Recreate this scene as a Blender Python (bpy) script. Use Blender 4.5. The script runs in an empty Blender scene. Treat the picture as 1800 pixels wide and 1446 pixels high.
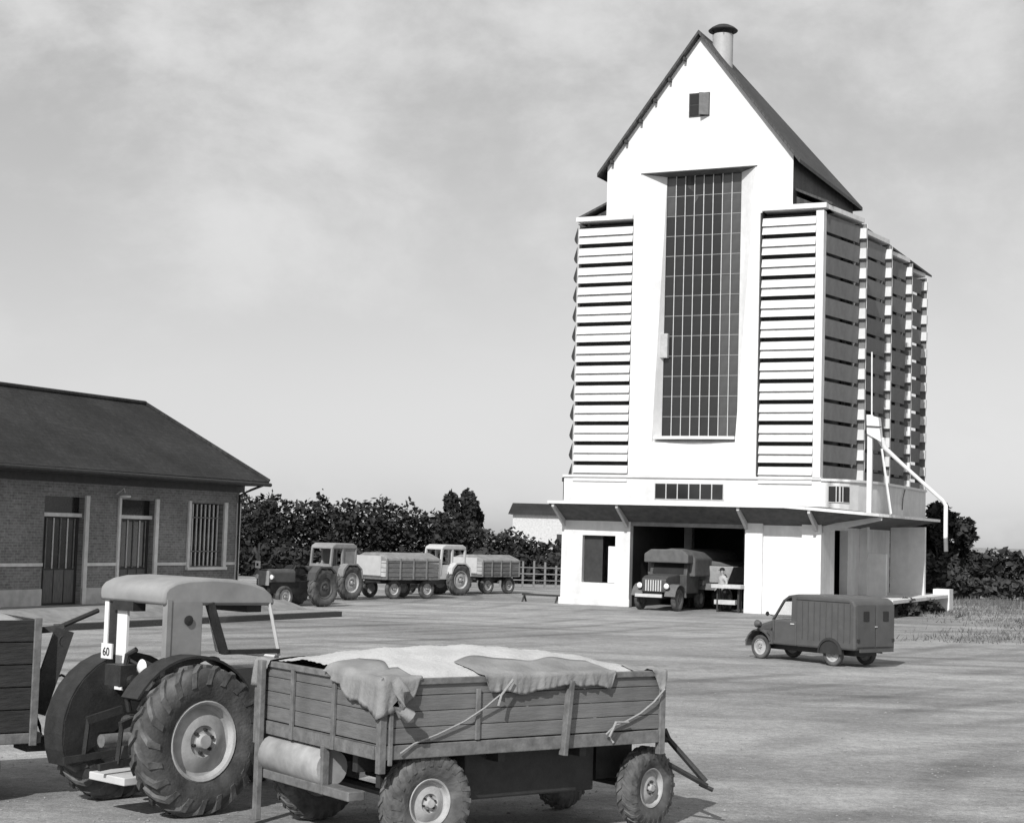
import bpy, bmesh, math, random
from mathutils import Vector, Matrix
R = math.radians
random.seed(7)
scene = bpy.context.scene
COL = scene.collection
# ------------------------------------------------------------------ camera
PITCH, ROLL, FPX = R(4.16), 0.0291, 2930.0
CAMZ = 3.0
right = Vector((1, 0, 0)); fwd = Vector((0, math.cos(PITCH), math.sin(PITCH))); up = Vector((0, -math.sin(PITCH), math.cos(PITCH)))
r2 = right * math.cos(ROLL) + up * math.sin(ROLL); u2 = up * math.cos(ROLL) - right * math.sin(ROLL)
cd = bpy.data.cameras.new('camera'); cam = bpy.data.objects.new('camera', cd); COL.objects.link(cam)
cam.matrix_world = Matrix(((r2.x, u2.x, -fwd.x, 0), (r2.y, u2.y, -fwd.y, 0), (r2.z, u2.z, -fwd.z, CAMZ), (0, 0, 0, 1)))
cd.sensor_fit = 'HORIZONTAL'; cd.sensor_width = 36.0; cd.lens = 36.0 * FPX / 1800.0
cd.clip_start = 0.1; cd.clip_end = 5000
scene.camera = cam
# ------------------------------------------------------------------ sun, sky, exposure
SUN_AZ, SUN_EL = R(202), R(38)
sd = Vector((math.sin(SUN_AZ) * math.cos(SUN_EL), math.cos(SUN_AZ) * math.cos(SUN_EL), math.sin(SUN_EL)))
sl = bpy.data.lights.new('sun', 'SUN'); so = bpy.data.objects.new('sun', sl); COL.objects.link(so)
sl.energy = 3.9; sl.angle = R(0.5); sl.color = (1, 0.995, 0.985)
so.rotation_euler = (-sd).to_track_quat('-Z', 'Y').to_euler()
scene.view_settings.view_transform = 'Standard'; scene.view_settings.look = 'None'
scene.view_settings.exposure = 0.15; scene.view_settings.gamma = 1.0; scene.view_settings.use_curve_mapping = False
w = bpy.data.worlds.new('World'); scene.world = w; w.use_nodes = True
nt = w.node_tree; nt.nodes.clear(); N = nt.nodes.new; L = nt.links.new
out = N('ShaderNodeOutputWorld'); bg = N('ShaderNodeBackground'); L(bg.outputs[0], out.inputs[0])
sky = N('ShaderNodeTexSky'); sky.sky_type = 'NISHITA'; sky.sun_disc = False; sky.sun_elevation = SUN_EL; sky.sun_rotation = SUN_AZ
bw = N('ShaderNodeRGBToBW'); L(sky.outputs[0], bw.inputs[0])
sc_ = N('ShaderNodeMath'); sc_.operation = 'MULTIPLY_ADD'; sc_.inputs[1].default_value = 0.72; sc_.inputs[2].default_value = 2.0; L(bw.outputs[0], sc_.inputs[0])
tc = N('ShaderNodeTexCoord'); mp = N('ShaderNodeMapping'); mp.inputs['Scale'].default_value = (2.4, 2.4, 3.6); mp.inputs['Location'].default_value = (0.35, 0.1, 0.45)
L(tc.outputs['Generated'], mp.inputs[0])
n1 = N('ShaderNodeTexNoise'); n1.inputs['Scale'].default_value = 2.7; n1.inputs['Detail'].default_value = 12; n1.inputs['Roughness'].default_value = 0.62; n1.inputs['Distortion'].default_value = 0.15
L(mp.outputs[0], n1.inputs[0])
cr = N('ShaderNodeValToRGB'); cr.color_ramp.elements[0].position = 0.38; cr.color_ramp.elements[1].position = 0.74
cr.color_ramp.interpolation = 'EASE'; L(n1.outputs[0], cr.inputs[0])
mx = N('ShaderNodeMix'); mx.data_type = 'FLOAT'; L(cr.outputs[0], mx.inputs[0]); L(sc_.outputs[0], mx.inputs[2]); mx.inputs[3].default_value = 6.6
L(mx.outputs[0], bg.inputs[0]); bg.inputs[1].default_value = 0.1

# ------------------------------------------------------------------ materials (all greys: the place is known only in black and white)
MATS = {}
def mat(name, v, rough=0.75, amt=0.18, scale=6.0, bump=0.0, bscale=40.0, metal=0.0, big=0.0, bigscale=0.6, stretch=None, spec=0.4, extra=None):
    if name in MATS: return MATS[name]
    m = bpy.data.materials.new(name); m.use_nodes = True; t = m.node_tree; p = t.nodes['Principled BSDF']
    n = t.nodes.new; l = t.links.new
    p.inputs['Roughness'].default_value = rough; p.inputs['Metallic'].default_value = metal; p.inputs['Specular IOR Level'].default_value = spec
    co = n('ShaderNodeTexCoord'); src = co.outputs['Object']
    if stretch:
        mpn = n('ShaderNodeMapping'); mpn.inputs['Scale'].default_value = stretch; l(src, mpn.inputs[0]); src = mpn.outputs[0]
    a = n('ShaderNodeTexNoise'); a.inputs['Scale'].default_value = scale; a.inputs['Detail'].default_value = 6; a.inputs['Roughness'].default_value = 0.62; l(src, a.inputs[0])
    mr = n('ShaderNodeMapRange'); mr.inputs[1].default_value = 0.3; mr.inputs[2].default_value = 0.7; mr.inputs[3].default_value = 1 - amt; mr.inputs[4].default_value = 1 + amt; l(a.outputs[0], mr.inputs[0])
    oi = n('ShaderNodeObjectInfo'); mro = n('ShaderNodeMapRange'); mro.inputs[3].default_value = v * 0.93; mro.inputs[4].default_value = v * 1.07; l(oi.outputs['Random'], mro.inputs[0])
    mu = n('ShaderNodeMath'); mu.operation = 'MULTIPLY'; l(mr.outputs[0], mu.inputs[0]); l(mro.outputs[0], mu.inputs[1]); val = mu.outputs[0]
    if big:
        b = n('ShaderNodeTexNoise'); b.inputs['Scale'].default_value = bigscale; b.inputs['Detail'].default_value = 4; l(co.outputs['Object'], b.inputs[0])
        mb = n('ShaderNodeMapRange'); mb.inputs[1].default_value = 0.35; mb.inputs[2].default_value = 0.65; mb.inputs[3].default_value = 1 - big; mb.inputs[4].default_value = 1 + big; l(b.outputs[0], mb.inputs[0])
        m2 = n('ShaderNodeMath'); m2.operation = 'MULTIPLY'; l(val, m2.inputs[0]); l(mb.outputs[0], m2.inputs[1]); val = m2.outputs[0]
    if extra: val = extra(t, val, co)
    l(val, p.inputs['Base Color'])
    if bump:
        c = n('ShaderNodeTexNoise'); c.inputs['Scale'].default_value = bscale; c.inputs['Detail'].default_value = 5; l(src, c.inputs[0])
        bp = n('ShaderNodeBump'); bp.inputs['Strength'].default_value = bump; bp.inputs['Distance'].default_value = 0.02; l(c.outputs[0], bp.inputs['Height']); l(bp.outputs[0], p.inputs['Normal'])
    MATS[name] = m
    return m
def brick_extra(bw_, bh, dark, mort=0.012, axes='yz'):
    def f(t, val, co):
        n = t.nodes.new; l = t.links.new
        sp = n('ShaderNodeSeparateXYZ'); l(co.outputs['Object'], sp.inputs[0]); cb = n('ShaderNodeCombineXYZ')
        l(sp.outputs[{'x': 0, 'y': 1}[axes[0]]], cb.inputs[0]); l(sp.outputs[2 if axes[1] == 'z' else 0], cb.inputs[1])
        b = n('ShaderNodeTexBrick'); b.inputs['Scale'].default_value = 1.0; b.inputs['Brick Width'].default_value = bw_; b.inputs['Row Height'].default_value = bh; b.inputs['Mortar Size'].default_value = mort
        b.inputs['Color1'].default_value = (0.78, 0.78, 0.78, 1); b.inputs['Color2'].default_value = (1.15, 1.15, 1.15, 1); b.inputs['Mortar'].default_value = (dark, dark, dark, 1)
        l(cb.outputs[0], b.inputs['Vector'])
        g = n('ShaderNodeRGBToBW'); l(b.outputs['Color'], g.inputs[0])
        mu = n('ShaderNodeMath'); mu.operation = 'MULTIPLY'; l(val, mu.inputs[0]); l(g.outputs[0], mu.inputs[1]); return mu.outputs[0]
    return f
def streak_extra(t, val, co):   # rain streaks down painted walls
    n = t.nodes.new; l = t.links.new
    mpn = n('ShaderNodeMapping'); mpn.inputs['Scale'].default_value = (2.2, 2.2, 0.3); l(co.outputs['Object'], mpn.inputs[0])
    a = n('ShaderNodeTexNoise'); a.inputs['Scale'].default_value = 1.0; a.inputs['Detail'].default_value = 5; l(mpn.outputs[0], a.inputs[0])
    mr = n('ShaderNodeMapRange'); mr.inputs[1].default_value = 0.42; mr.inputs[2].default_value = 0.75; mr.inputs[3].default_value = 1.0; mr.inputs[4].default_value = 0.86; l(a.outputs[0], mr.inputs[0])
    mu = n('ShaderNodeMath'); mu.operation = 'MULTIPLY'; l(val, mu.inputs[0]); l(mr.outputs[0], mu.inputs[1]); return mu.outputs[0]
def glass(name, v=0.02, rough=0.08):
    if name in MATS: return MATS[name]
    m = mat(name, v, rough, 0.3, 1.2, spec=0.5); return m
def clear_glass():
    if 'clear_glass' in MATS: return MATS['clear_glass']
    m = bpy.data.materials.new('clear_glass'); m.use_nodes = True; t = m.node_tree; t.nodes.clear(); n = t.nodes.new
    o = n('ShaderNodeOutputMaterial'); mxs = n('ShaderNodeMixShader'); tr = n('ShaderNodeBsdfTransparent'); gl = n('ShaderNodeBsdfGlossy'); gl.inputs['Roughness'].default_value = 0.03
    tr.inputs[0].default_value = (0.88, 0.88, 0.88, 1); mxs.inputs[0].default_value = 0.07
    t.links.new(tr.outputs[0], mxs.inputs[1]); t.links.new(gl.outputs[0], mxs.inputs[2]); t.links.new(mxs.outputs[0], o.inputs[0])
    MATS['clear_glass'] = m; return m
def leafmat(name, v):
    if name in MATS: return MATS[name]
    m = mat(name, v, 0.7, 0.45, 1.3, spec=0.25); return m

WHITE = mat('white_painted_concrete', 0.71, 0.8, 0.07, 3, 0.25, 25, big=0.05, bigscale=0.35, extra=streak_extra)
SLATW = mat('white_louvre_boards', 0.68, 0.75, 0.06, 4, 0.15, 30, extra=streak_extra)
SLATG = mat('shade_toned_louvre_boards', 0.18, 0.8, 0.12, 4, 0.2, 30, extra=streak_extra)  # grey version of the louvre boards, shade of the side bays in its colour
CONC = mat('raw_concrete', 0.24, 0.9, 0.2, 4, 0.4, 30, big=0.15)
SOFFIT = mat('shade_toned_soffit_concrete', 0.09, 0.9, 0.3, 3, 0.3, 20)  # shade under canopy and lintel is put into this dark colour
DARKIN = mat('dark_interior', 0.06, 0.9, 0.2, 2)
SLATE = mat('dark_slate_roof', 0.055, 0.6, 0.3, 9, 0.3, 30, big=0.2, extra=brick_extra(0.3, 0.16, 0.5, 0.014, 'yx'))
TILE = mat('old_roof_tiles', 0.024, 0.85, 0.35, 7, 0.5, 22, big=0.3, bigscale=0.5, extra=brick_extra(0.24, 0.2, 0.75, 0.02, 'yx'))
BRICK = mat('grey_brick', 0.19, 0.9, 0.25, 8, 0.4, 40, big=0.15, extra=brick_extra(0.24, 0.085, 1.3, 0.010, 'yz'))
QUOIN = mat('pale_render', 0.62, 0.85, 0.12, 5, 0.2, 30, big=0.1)
PLINTH = mat('grey_render', 0.42, 0.9, 0.16, 4, 0.3, 30, big=0.15)
GLASS = glass('dark_window_glass', 0.02)
GLASS2 = glass('grey_window_glass', 0.07, 0.12)
FRAMEL = mat('pale_metal_bars', 0.55, 0.6, 0.1, 5)
FRAMED = mat('dark_door_paint', 0.035, 0.55, 0.25, 6)
DOORP = mat('worn_door_boards', 0.11, 0.7, 0.35, 5, 0.2, 20, stretch=(6, 6, 0.6))
IRON = mat('dark_iron', 0.03, 0.55, 0.3, 8, 0.2, 40)
STEELW = mat('white_painted_steel', 0.75, 0.45, 0.08, 5)
WOODT = mat('grey_trailer_boards', 0.15, 0.8, 0.18, 3, 0.3, 9, stretch=(1.2, 14, 14), big=0.2, bigscale=1.5)
WOODE = mat('grey_end_boards', 0.14, 0.8, 0.18, 3, 0.3, 9, stretch=(14, 1.2, 14), big=0.2, bigscale=1.5)
WOODC = mat('dark_cart_boards', 0.035, 0.85, 0.5, 3, 0.5, 9, stretch=(1.2, 14, 14), big=0.3, bigscale=1.5)
TRIM = mat('dusty_trailer_steel', 0.15, 0.7, 0.35, 9, 0.2, 30)
TARP = mat('pale_canvas_tarpaulin', 0.33, 0.9, 0.14, 3, 0.35, 14, big=0.12, bigscale=1.8)
ROPE = mat('hemp_rope', 0.3, 0.9, 0.2, 60)
RUBBER = mat('dusty_tyre_rubber', 0.075, 0.9, 0.45, 5, 0.35, 30, big=0.3, bigscale=2)
RUBDUST = mat('mud_grey_tyre_rubber', 0.10, 0.92, 0.4, 6, 0.35, 25, big=0.25, bigscale=3)
RIM = mat('pale_wheel_rim', 0.36, 0.6, 0.14, 7, 0.1, 40, big=0.15, bigscale=4)
CABM = mat('grey_cab_sheet', 0.23, 0.7, 0.12, 5, 0.15, 9, big=0.1, bigscale=2)
CABL = mat('grey_canvas_roof', 0.26, 0.8, 0.1, 5, 0.15, 9, big=0.1, bigscale=2)
CABW = mat('white_cab_panel', 0.75, 0.6, 0.06, 5)
TRACT = mat('tractor_paint', 0.07, 0.5, 0.25, 5, 0.1, 20)
TRACG = mat('grey_tractor_paint', 0.26, 0.55, 0.2, 5)
VANM = mat('grey_van_paint', 0.085, 0.42, 0.12, 4, 0.05, 10, big=0.1)
TRUCKM = mat('truck_paint', 0.07, 0.55, 0.25, 4, big=0.2)
CANVAS = mat('truck_canvas', 0.11, 0.9, 0.2, 4, 0.3, 10)
LAMPG = mat('lamp_glass', 0.75, 0.2, 0.05, 5)
CLOTH = mat('dark_work_clothes', 0.018, 0.9, 0.35, 6, 0.4, 14)
SKIN = mat('weathered_skin', 0.32, 0.6, 0.1, 8)
SHOE = mat('dark_boots', 0.03, 0.6, 0.2, 9)
PAPER = mat('white_plate', 0.8, 0.5, 0.04, 9)
INK = mat('black_plate_paint', 0.02, 0.6, 0.1, 9)
TIMBER = mat('dark_timber', 0.06, 0.85, 0.4, 3, 0.4, 12, stretch=(1, 12, 12))
FPOST = mat('pale_fence_wood', 0.2, 0.85, 0.25, 4)
BARK = mat('bark', 0.06, 0.9, 0.4, 6, 0.5, 20)
LEAF = leafmat('dark_foliage', 0.03); LEAF2 = leafmat('mid_foliage', 0.05); GRASS = leafmat('dry_grass', 0.13)

# ------------------------------------------------------------------ mesh helpers
class MB:
    def __init__(s): s.v = []; s.f = []
    def add(s, vs, fs):
        b = len(s.v); s.v += [tuple(p) for p in vs]; s.f += [tuple(b + i for i in q) for q in fs]
    def hexa(s, p):   # 8 points: bottom ring 0-3, top ring 4-7
        s.add(p, [(0, 3, 2, 1), (4, 5, 6, 7), (0, 1, 5, 4), (1, 2, 6, 5), (2, 3, 7, 6), (3, 0, 4, 7)])
    def box(s, x0, x1, y0, y1, z0, z1):
        s.hexa([(x0, y0, z0), (x1, y0, z0), (x1, y1, z0), (x0, y1, z0), (x0, y0, z1), (x1, y0, z1), (x1, y1, z1), (x0, y1, z1)])
    def obox(s, c, ax, ay, az):   # centre + half-axis vectors
        c, ax, ay, az = Vector(c), Vector(ax), Vector(ay), Vector(az)
        s.hexa([c - ax - ay - az, c + ax - ay - az, c + ax + ay - az, c - ax + ay - az, c - ax - ay + az, c + ax - ay + az, c + ax + ay + az, c - ax + ay + az])
    def bar(s, a, b, w, h, upv=(0, 0, 1)):
        a, b = Vector(a), Vector(b); d = (b - a); u = Vector(upv); sx = d.cross(u)
        if sx.length < 1e-5: sx = d.cross(Vector((1, 0, 0)))
        sx.normalize(); uz = sx.cross(d).normalized()
        s.obox((a + b) / 2, d / 2, sx * w / 2, uz * h / 2)
    def prism(s, poly, axis, a, b):   # poly in the two other axes
        def P(q, c):
            return {'x': (c, q[0], q[1]), 'y': (q[0], c, q[1]), 'z': (q[0], q[1], c)}[axis]
        n = len(poly); s.add([P(q, a) for q in poly] + [P(q, b) for q in poly],
              [tuple(range(n))[::-1], tuple(range(n, 2 * n))] + [(i, (i + 1) % n, n + (i + 1) % n, n + i) for i in range(n)])
    def tube(s, pts, r, seg=8, cap=True):
        pts = [Vector(p) for p in pts]; rs = r if isinstance(r, (list, tuple)) else [r] * len(pts); rings = []
        for i, p in enumerate(pts):
            d = (pts[min(i + 1, len(pts) - 1)] - pts[max(i - 1, 0)]).normalized()
            x = d.cross(Vector((0, 0, 1)))
            if x.length < 1e-4: x = d.cross(Vector((0, 1, 0)))
            x.normalize(); y = x.cross(d)
            rings.append([p + x * rs[i] * math.cos(2 * math.pi * k / seg) + y * rs[i] * math.sin(2 * math.pi * k / seg) for k in range(seg)])
        vs = [q for rg in rings for q in rg]; fs = []
        for i in range(len(pts) - 1):
            for k in range(seg): fs.append((i * seg + k, i * seg + (k + 1) % seg, (i + 1) * seg + (k + 1) % seg, (i + 1) * seg + k))
        if cap: fs.append(tuple(range(seg))[::-1]); fs.append(tuple((len(pts) - 1) * seg + k for k in range(seg)))
        s.add(vs, fs)
    def lathe(s, prof, o, ax, seg=32, closed=False):   # prof: (along axis, radius)
        o, ax = Vector(o), Vector(ax).normalized(); x = ax.cross(Vector((0, 0, 1)))
        if x.length < 1e-4: x = Vector((1, 0, 0))
        x.normalize(); y = ax.cross(x); m = len(prof); vs = []; fs = []
        for k in range(seg):
            a = 2 * math.pi * k / seg
            for h, r in prof: vs.append(o + ax * h + (x * math.cos(a) + y * math.sin(a)) * r)
        for k in range(seg):
            for i in range(m - 1 if not closed else m):
                j = (i + 1) % m; fs.append((k * m + i, k * m + j, ((k + 1) % seg) * m + j, ((k + 1) % seg) * m + i))
        s.add(vs, fs)
    def mesh(s, name, smooth=None):
        me = bpy.data.meshes.new(name); me.from_pydata([tuple(p) for p in s.v], [], s.f)
        bm = bmesh.new(); bm.from_mesh(me); bmesh.ops.remove_doubles(bm, verts=bm.verts, dist=1e-5); bmesh.ops.recalc_face_normals(bm, faces=bm.faces); bm.to_mesh(me); bm.free()
        if smooth is not None:
            for p in me.polygons: p.use_smooth = True
            me.set_sharp_from_angle(angle=R(smooth))
        return me
    def build(s, name, m, parent=None, smooth=None, bevel=0):
        return link(name, s.mesh(name, smooth), m, parent, bevel)
def link(name, me, m, parent=None, bevel=0):
    if m and not me.materials: me.materials.append(m)
    o = bpy.data.objects.new(name, me); COL.objects.link(o)
    if parent: o.parent = parent
    if bevel:
        b = o.modifiers.new('bevel', 'BEVEL'); b.width = bevel; b.segments = 2; b.limit_method = 'ANGLE'
    return o
def tag(o, label=None, cat=None, group=None, kind=None):
    if label: o['label'] = label
    if cat: o['category'] = cat
    if group: o['group'] = group
    if kind: o['kind'] = kind
    return o
def thing(name, label, cat, loc=(0, 0, 0), rz=0, group=None):
    o = bpy.data.objects.new(name, None); COL.objects.link(o); o.location = loc; o.rotation_euler = (0, 0, rz); o.empty_display_size = 0.3
    return tag(o, label, cat, group)
def bx(name, m, parent, x0, x1, y0, y1, z0, z1, bevel=0):
    b = MB(); b.box(x0, x1, y0, y1, z0, z1); return b.build(name, m, parent, bevel=bevel)
def same(o, parent, loc=None, rot=None):   # another piece sharing the mesh
    c = o.copy(); COL.objects.link(c); c.parent = parent
    if loc is not None: c.location = loc
    if rot is not None: c.rotation_euler = rot
    return c
def copy_tree(o, parent=None):
    c = o.copy(); COL.objects.link(c); c.parent = parent
    for ch in list(o.children): copy_tree(ch, c)
    return c

# ------------------------------------------------------------------ ground
def ground_material():
    m = bpy.data.materials.new('dusty_yard'); m.use_nodes = True; t = m.node_tree; p = t.nodes['Principled BSDF']; n = t.nodes.new; l = t.links.new
    p.inputs['Roughness'].default_value = 0.95; p.inputs['Specular IOR Level'].default_value = 0.15
    co = n('ShaderNodeTexCoord')
    def noise(scale, det, sx=1, sy=1, rot=0.0, rough=0.6):
        mpn = n('ShaderNodeMapping'); mpn.inputs['Scale'].default_value = (sx, sy, 1); mpn.inputs['Rotation'].default_value = (0, 0, rot); l(co.outputs['Object'], mpn.inputs[0])
        a = n('ShaderNodeTexNoise'); a.inputs['Scale'].default_value = scale; a.inputs['Detail'].default_value = det; a.inputs['Roughness'].default_value = rough; l(mpn.outputs[0], a.inputs[0]); return a.outputs[0]
    def rng(x, lo, hi, a=0.33, b=0.67):
        r = n('ShaderNodeMapRange'); r.inputs[1].default_value = a; r.inputs[2].default_value = b; r.inputs[3].default_value = lo; r.inputs[4].default_value = hi; l(x, r.inputs[0]); return r.outputs[0]
    def mul(a, b):
        q = n('ShaderNodeMath'); q.operation = 'MULTIPLY'; l(a, q.inputs[0]); l(b, q.inputs[1]); return q.outputs[0]
    big = rng(noise(0.11, 5, 1, 1), 0.82, 1.16)
    tracks = rng(noise(1.0, 7, 0.05, 0.3, R(35), 0.68), 0.84, 1.14, 0.36, 0.64)
    tracks2 = rng(noise(1.0, 7, 0.1, 0.8, R(-14), 0.66), 0.9, 1.08)
    fine = rng(noise(5.0, 9, 1, 1, 0, 0.78), 0.74, 1.24)
    grit = mul(rng(noise(60.0, 3, 1, 1), 0.72, 1.28), rng(noise(17.0, 4, 1, 1, 0, .8), 0.78, 1.24))
    def ruts(cx, cy, freq, rot, seed):
        mpn = n('ShaderNodeMapping'); mpn.inputs['Location'].default_value = (cx, cy, 0); l(co.outputs['Object'], mpn.inputs[0])
        wv = n('ShaderNodeTexWave'); wv.wave_type = 'RINGS'; wv.rings_direction = 'Z'; wv.inputs['Scale'].default_value = freq; wv.inputs['Distortion'].default_value = 5.0; wv.inputs['Detail'].default_value = 4; wv.inputs['Detail Scale'].default_value = 0.12; wv.inputs['Detail Roughness'].default_value = 0.62
        l(mpn.outputs[0], wv.inputs[0]); band = rng(wv.outputs['Fac'], 0.0, 1.0, 0.72, 0.98)
        msk = rng(noise(0.07 + seed * .02, 3, 1, 1, seed), 0.0, 1.0, 0.42, 0.62); return mul(band, msk)
    def dark(x, amt):
        q = n('ShaderNodeMath'); q.operation = 'MULTIPLY_ADD'; l(x, q.inputs[0]); q.inputs[1].default_value = -amt; q.inputs[2].default_value = 1.0; return q.outputs[0]
    rut = mul(dark(ruts(-62, 8, 0.11, 0, .3), .32), mul(dark(ruts(30, -75, 0.16, 0, 1.3), .28), dark(ruts(-20, -140, 0.13, 0, 2.1), .26)))
    patch = rng(noise(0.45, 7, 1, 1, .7, 0.7), 0.8, 1.18)
    v = mul(mul(mul(mul(big, tracks), mul(fine, tracks2)), grit), mul(rut, patch))
    base = n('ShaderNodeMath'); base.operation = 'MULTIPLY'; base.inputs[1].default_value = 0.30; l(v, base.inputs[0]); l(base.outputs[0], p.inputs['Base Color'])
    bp = n('ShaderNodeBump'); bp.inputs['Strength'].default_value = 0.5; bp.inputs['Distance'].default_value = 0.03
    ad = n('ShaderNodeMath'); ad.operation = 'ADD'; l(noise(14, 6), ad.inputs[0]); l(noise(2.2, 6, 1, 1, R(35)), ad.inputs[1]); l(ad.outputs[0], bp.inputs['Height']); l(bp.outputs[0], p.inputs['Normal'])
    return m
g = MB(); g.add([(-2500, -600, 0), (2500, -600, 0), (2500, 4000, 0), (-2500, 4000, 0)], [(0, 1, 2, 3)])
tag(g.build('ground', ground_material()), kind='structure')

# ------------------------------------------------------------------ silo
A = R(25.7)
SO = Vector((2.41, 72.54, 0)); SU = Vector((math.cos(A), -math.sin(A), 0)); SD = Vector((math.sin(A), math.cos(A), 0))
def SP(u, d, z=0): return SO + SU * u + SD * d + Vector((0, 0, z))
silo = thing('grain_silo', 'tall white louvred grain silo with steep gable, strip window and canopy over a truck bay', 'silo', SO, -A)
UC = 5.78
# front wall with the splayed strip-window recess
b = MB()
A_, B_, C_, Cx, E_, F_, G_, H_, I_ = (2.9, 5.58), (8.66, 5.58), (8.66, 16.8), (9.95, 16.8), (9.95, 19.15), (5.78, 24.42), (1.62, 19.15), (1.62, 16.8), (2.9, 16.8)
a_, b_, c_, e_ = (3.95, 7.0), (7.65, 7.0), (8.33, 18.6), (3.27, 18.6)
def fr(p, d=0.0): return (p[0], d, p[1])
for poly in ([A_, B_, b_, a_], [A_, a_, e_, I_], [H_, I_, e_, G_], [G_, e_, c_, F_], [F_, c_, E_], [B_, C_, c_, b_], [C_, Cx, E_, c_]):
    b.add([fr(p) for p in poly], [tuple(range(len(poly)))])
GD = 0.55; ga, gb, gc, ge = (4.2, 7.28), (7.55, 7.28), (7.55, 18.52), (4.2, 18.52)
for p, q, r_, s_ in ((a_, e_, ge, ga), (c_, b_, gb, gc), (b_, a_, ga, gb)):
    b.add([fr(p), fr(q), fr(r_, GD), fr(s_, GD)], [(0, 1, 2, 3)])
b.build('gable_wall', WHITE, silo)
bx('nave_side_wall', SLATE, silo, 1.64, 1.9, 0.01, 10, 16.8, 19.0); bx('nave_side_wall', SLATE, silo, 9.67, 9.94, 0.01, 10, 16.8, 19.0)  # dark slate here carries the shade of the side walls as colour
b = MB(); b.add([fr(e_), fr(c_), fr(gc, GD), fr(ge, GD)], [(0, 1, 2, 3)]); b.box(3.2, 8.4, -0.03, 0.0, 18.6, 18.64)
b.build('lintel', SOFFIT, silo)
# strip window: gently bowed sill, 8 x 13 panes
win = MB(); win.box(4.16, 7.59, 0.62, 0.7, 7.2, 18.55); winf = win.build('strip_window', FRAMED, silo)
nx, nz = 8, 13; cw = (7.55 - 4.2) / nx; ch = (18.52 - 7.28) / nz
pm = MB(); pm.box(0.012, cw - 0.012, -0.01, 0.01, 0.012, ch - 0.012); pme = pm.mesh('pane')
pmeG = pme.copy(); pme.materials.append(GLASS); pmeG.materials.append(GLASS2)
for i in range(nx):
    for k in range(nz):
        lit = i >= 6 or (i, k) in ((0, 12), (0, 11))
        o = link('pane', pmeG if lit else pme, None, winf); o.location = (4.2 + i * cw, 0.60 + random.uniform(-0.004, 0.004), 7.28 + k * ch)
        o.rotation_euler = (random.uniform(-.02, .02), 0, random.uniform(-.02, .02))
mb = MB(); mb.box(-0.015, 0.015, -0.04, 0.0, 7.28, 18.52); first = None
for i in range(1, nx):
    if first is None: first = mb.build('mullion', FRAMEL, winf); first.location = (4.2 + i * cw, 0.585, 0)
    else: same(first, winf, (4.2 + i * cw, 0.585, 0))
tb = MB(); tb.box(4.2, 7.55, -0.012, 0.012, -0.01, 0.01); first = None
for k in range(1, nz):
    if first is None: first = tb.build('transom_bar', mat('dull_transom', 0.3), winf); first.location = (0, 0.585, 7.28 + k * ch)
    else: same(first, winf, (0, 0.585, 7.28 + k * ch))
b = MB(); n = 12
for i in range(n):
    x0, x1 = 4.05 + 3.6 * i / n, 4.05 + 3.6 * (i + 1) / n
    f = lambda x: -0.10 - 0.16 * (1 - ((x - 5.85) / 1.8) ** 2)
    b.hexa([(x0, f(x0), 7.14), (x1, f(x1), 7.14), (x1, 0.6, 7.14), (x0, 0.6, 7.14), (x0, f(x0), 7.27), (x1, f(x1), 7.27), (x1, 0.6, 7.27), (x0, 0.6, 7.27)])
b.build('window_sill', WHITE, silo)
b = MB(); b.box(4.02, 4.44, 0.35, 0.58, 10.65, 11.7); b.build('window_hatch', PLINTH, silo, bevel=0.02)
# small attic casement
wf = bx('attic_window', FRAMED, silo, 5.33, 6.25, -0.04, 0.0, 20.93, 21.95)
for (x0, x1, z0, z1) in ((5.38, 5.76, 21.47, 21.9), (5.38, 5.76, 20.98, 21.42)):
    bx('pane', GLASS, wf, x0, x1, -0.055, -0.042, z0, z1)
sash = MB(); sash.box(0, 0.42, -0.02, 0.02, 0, 0.95); s = sash.build('casement_sash', mat('grey_sash', 0.16), wf); s.location = (6.22, -0.06, 20.96); s.rotation_euler = (0, 0, R(180 + 32))
# inner core behind the louvres
bx('tower_core', DARKIN, silo, 0.85, 10.7, 0.75, 19.0, 5.6, 16.7)
# front louvres
def slat(w, h, tilt, th=0.05):
    q = MB(); q.add([(0, -tilt, 0), (w, -tilt, 0), (w, -tilt + th, 0), (0, -tilt + th, 0), (0, 0, h), (w, 0, h), (w, th, h), (0, th, h)],
        [(0, 3, 2, 1), (4, 5, 6, 7), (0, 1, 5, 4), (1, 2, 6, 5), (2, 3, 7, 6), (3, 0, 4, 7)]); return q
PIT = 0.862; ZT = 16.52
def front_tower(u0, u1):
    w = u1 - u0; fa = None; fb_ = None
    for k in range(13):
        z = ZT - k * PIT
        for nm, top, h in (('a', z - 0.16, 0.335), ('b', z - 0.515, 0.335)):
            if k == 12 and nm == 'b': h = 0.335
            if fa is None: fa = slat(w, 0.335, 0.10).build('louvre_slat', SLATW, silo); o = fa
            else: o = same(fa, silo)
            o.location = (u0, 0.02 + random.uniform(-.008, .008), top - 0.335); o.rotation_euler = (random.uniform(-.012, .012), random.uniform(-.0015, .0015), 0)
front_tower(0.36, 2.88); front_tower(8.68, 10.95)
bx('back_board', DARKIN, silo, 0.36, 2.88, 0.3, 0.36, 5.6, 16.5); bx('back_board', DARKIN, silo, 8.68, 10.95, 0.3, 0.36, 5.6, 16.5)
bx('corner_pilaster', WHITE, silo, 10.99, 11.31, -0.12, 0.3, 5.6, 16.56)
bx('corner_pilaster', mat('shaded_pilaster', 0.4), silo, 0.28, 0.36, 0.02, 0.35, 5.6, 16.5)
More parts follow.
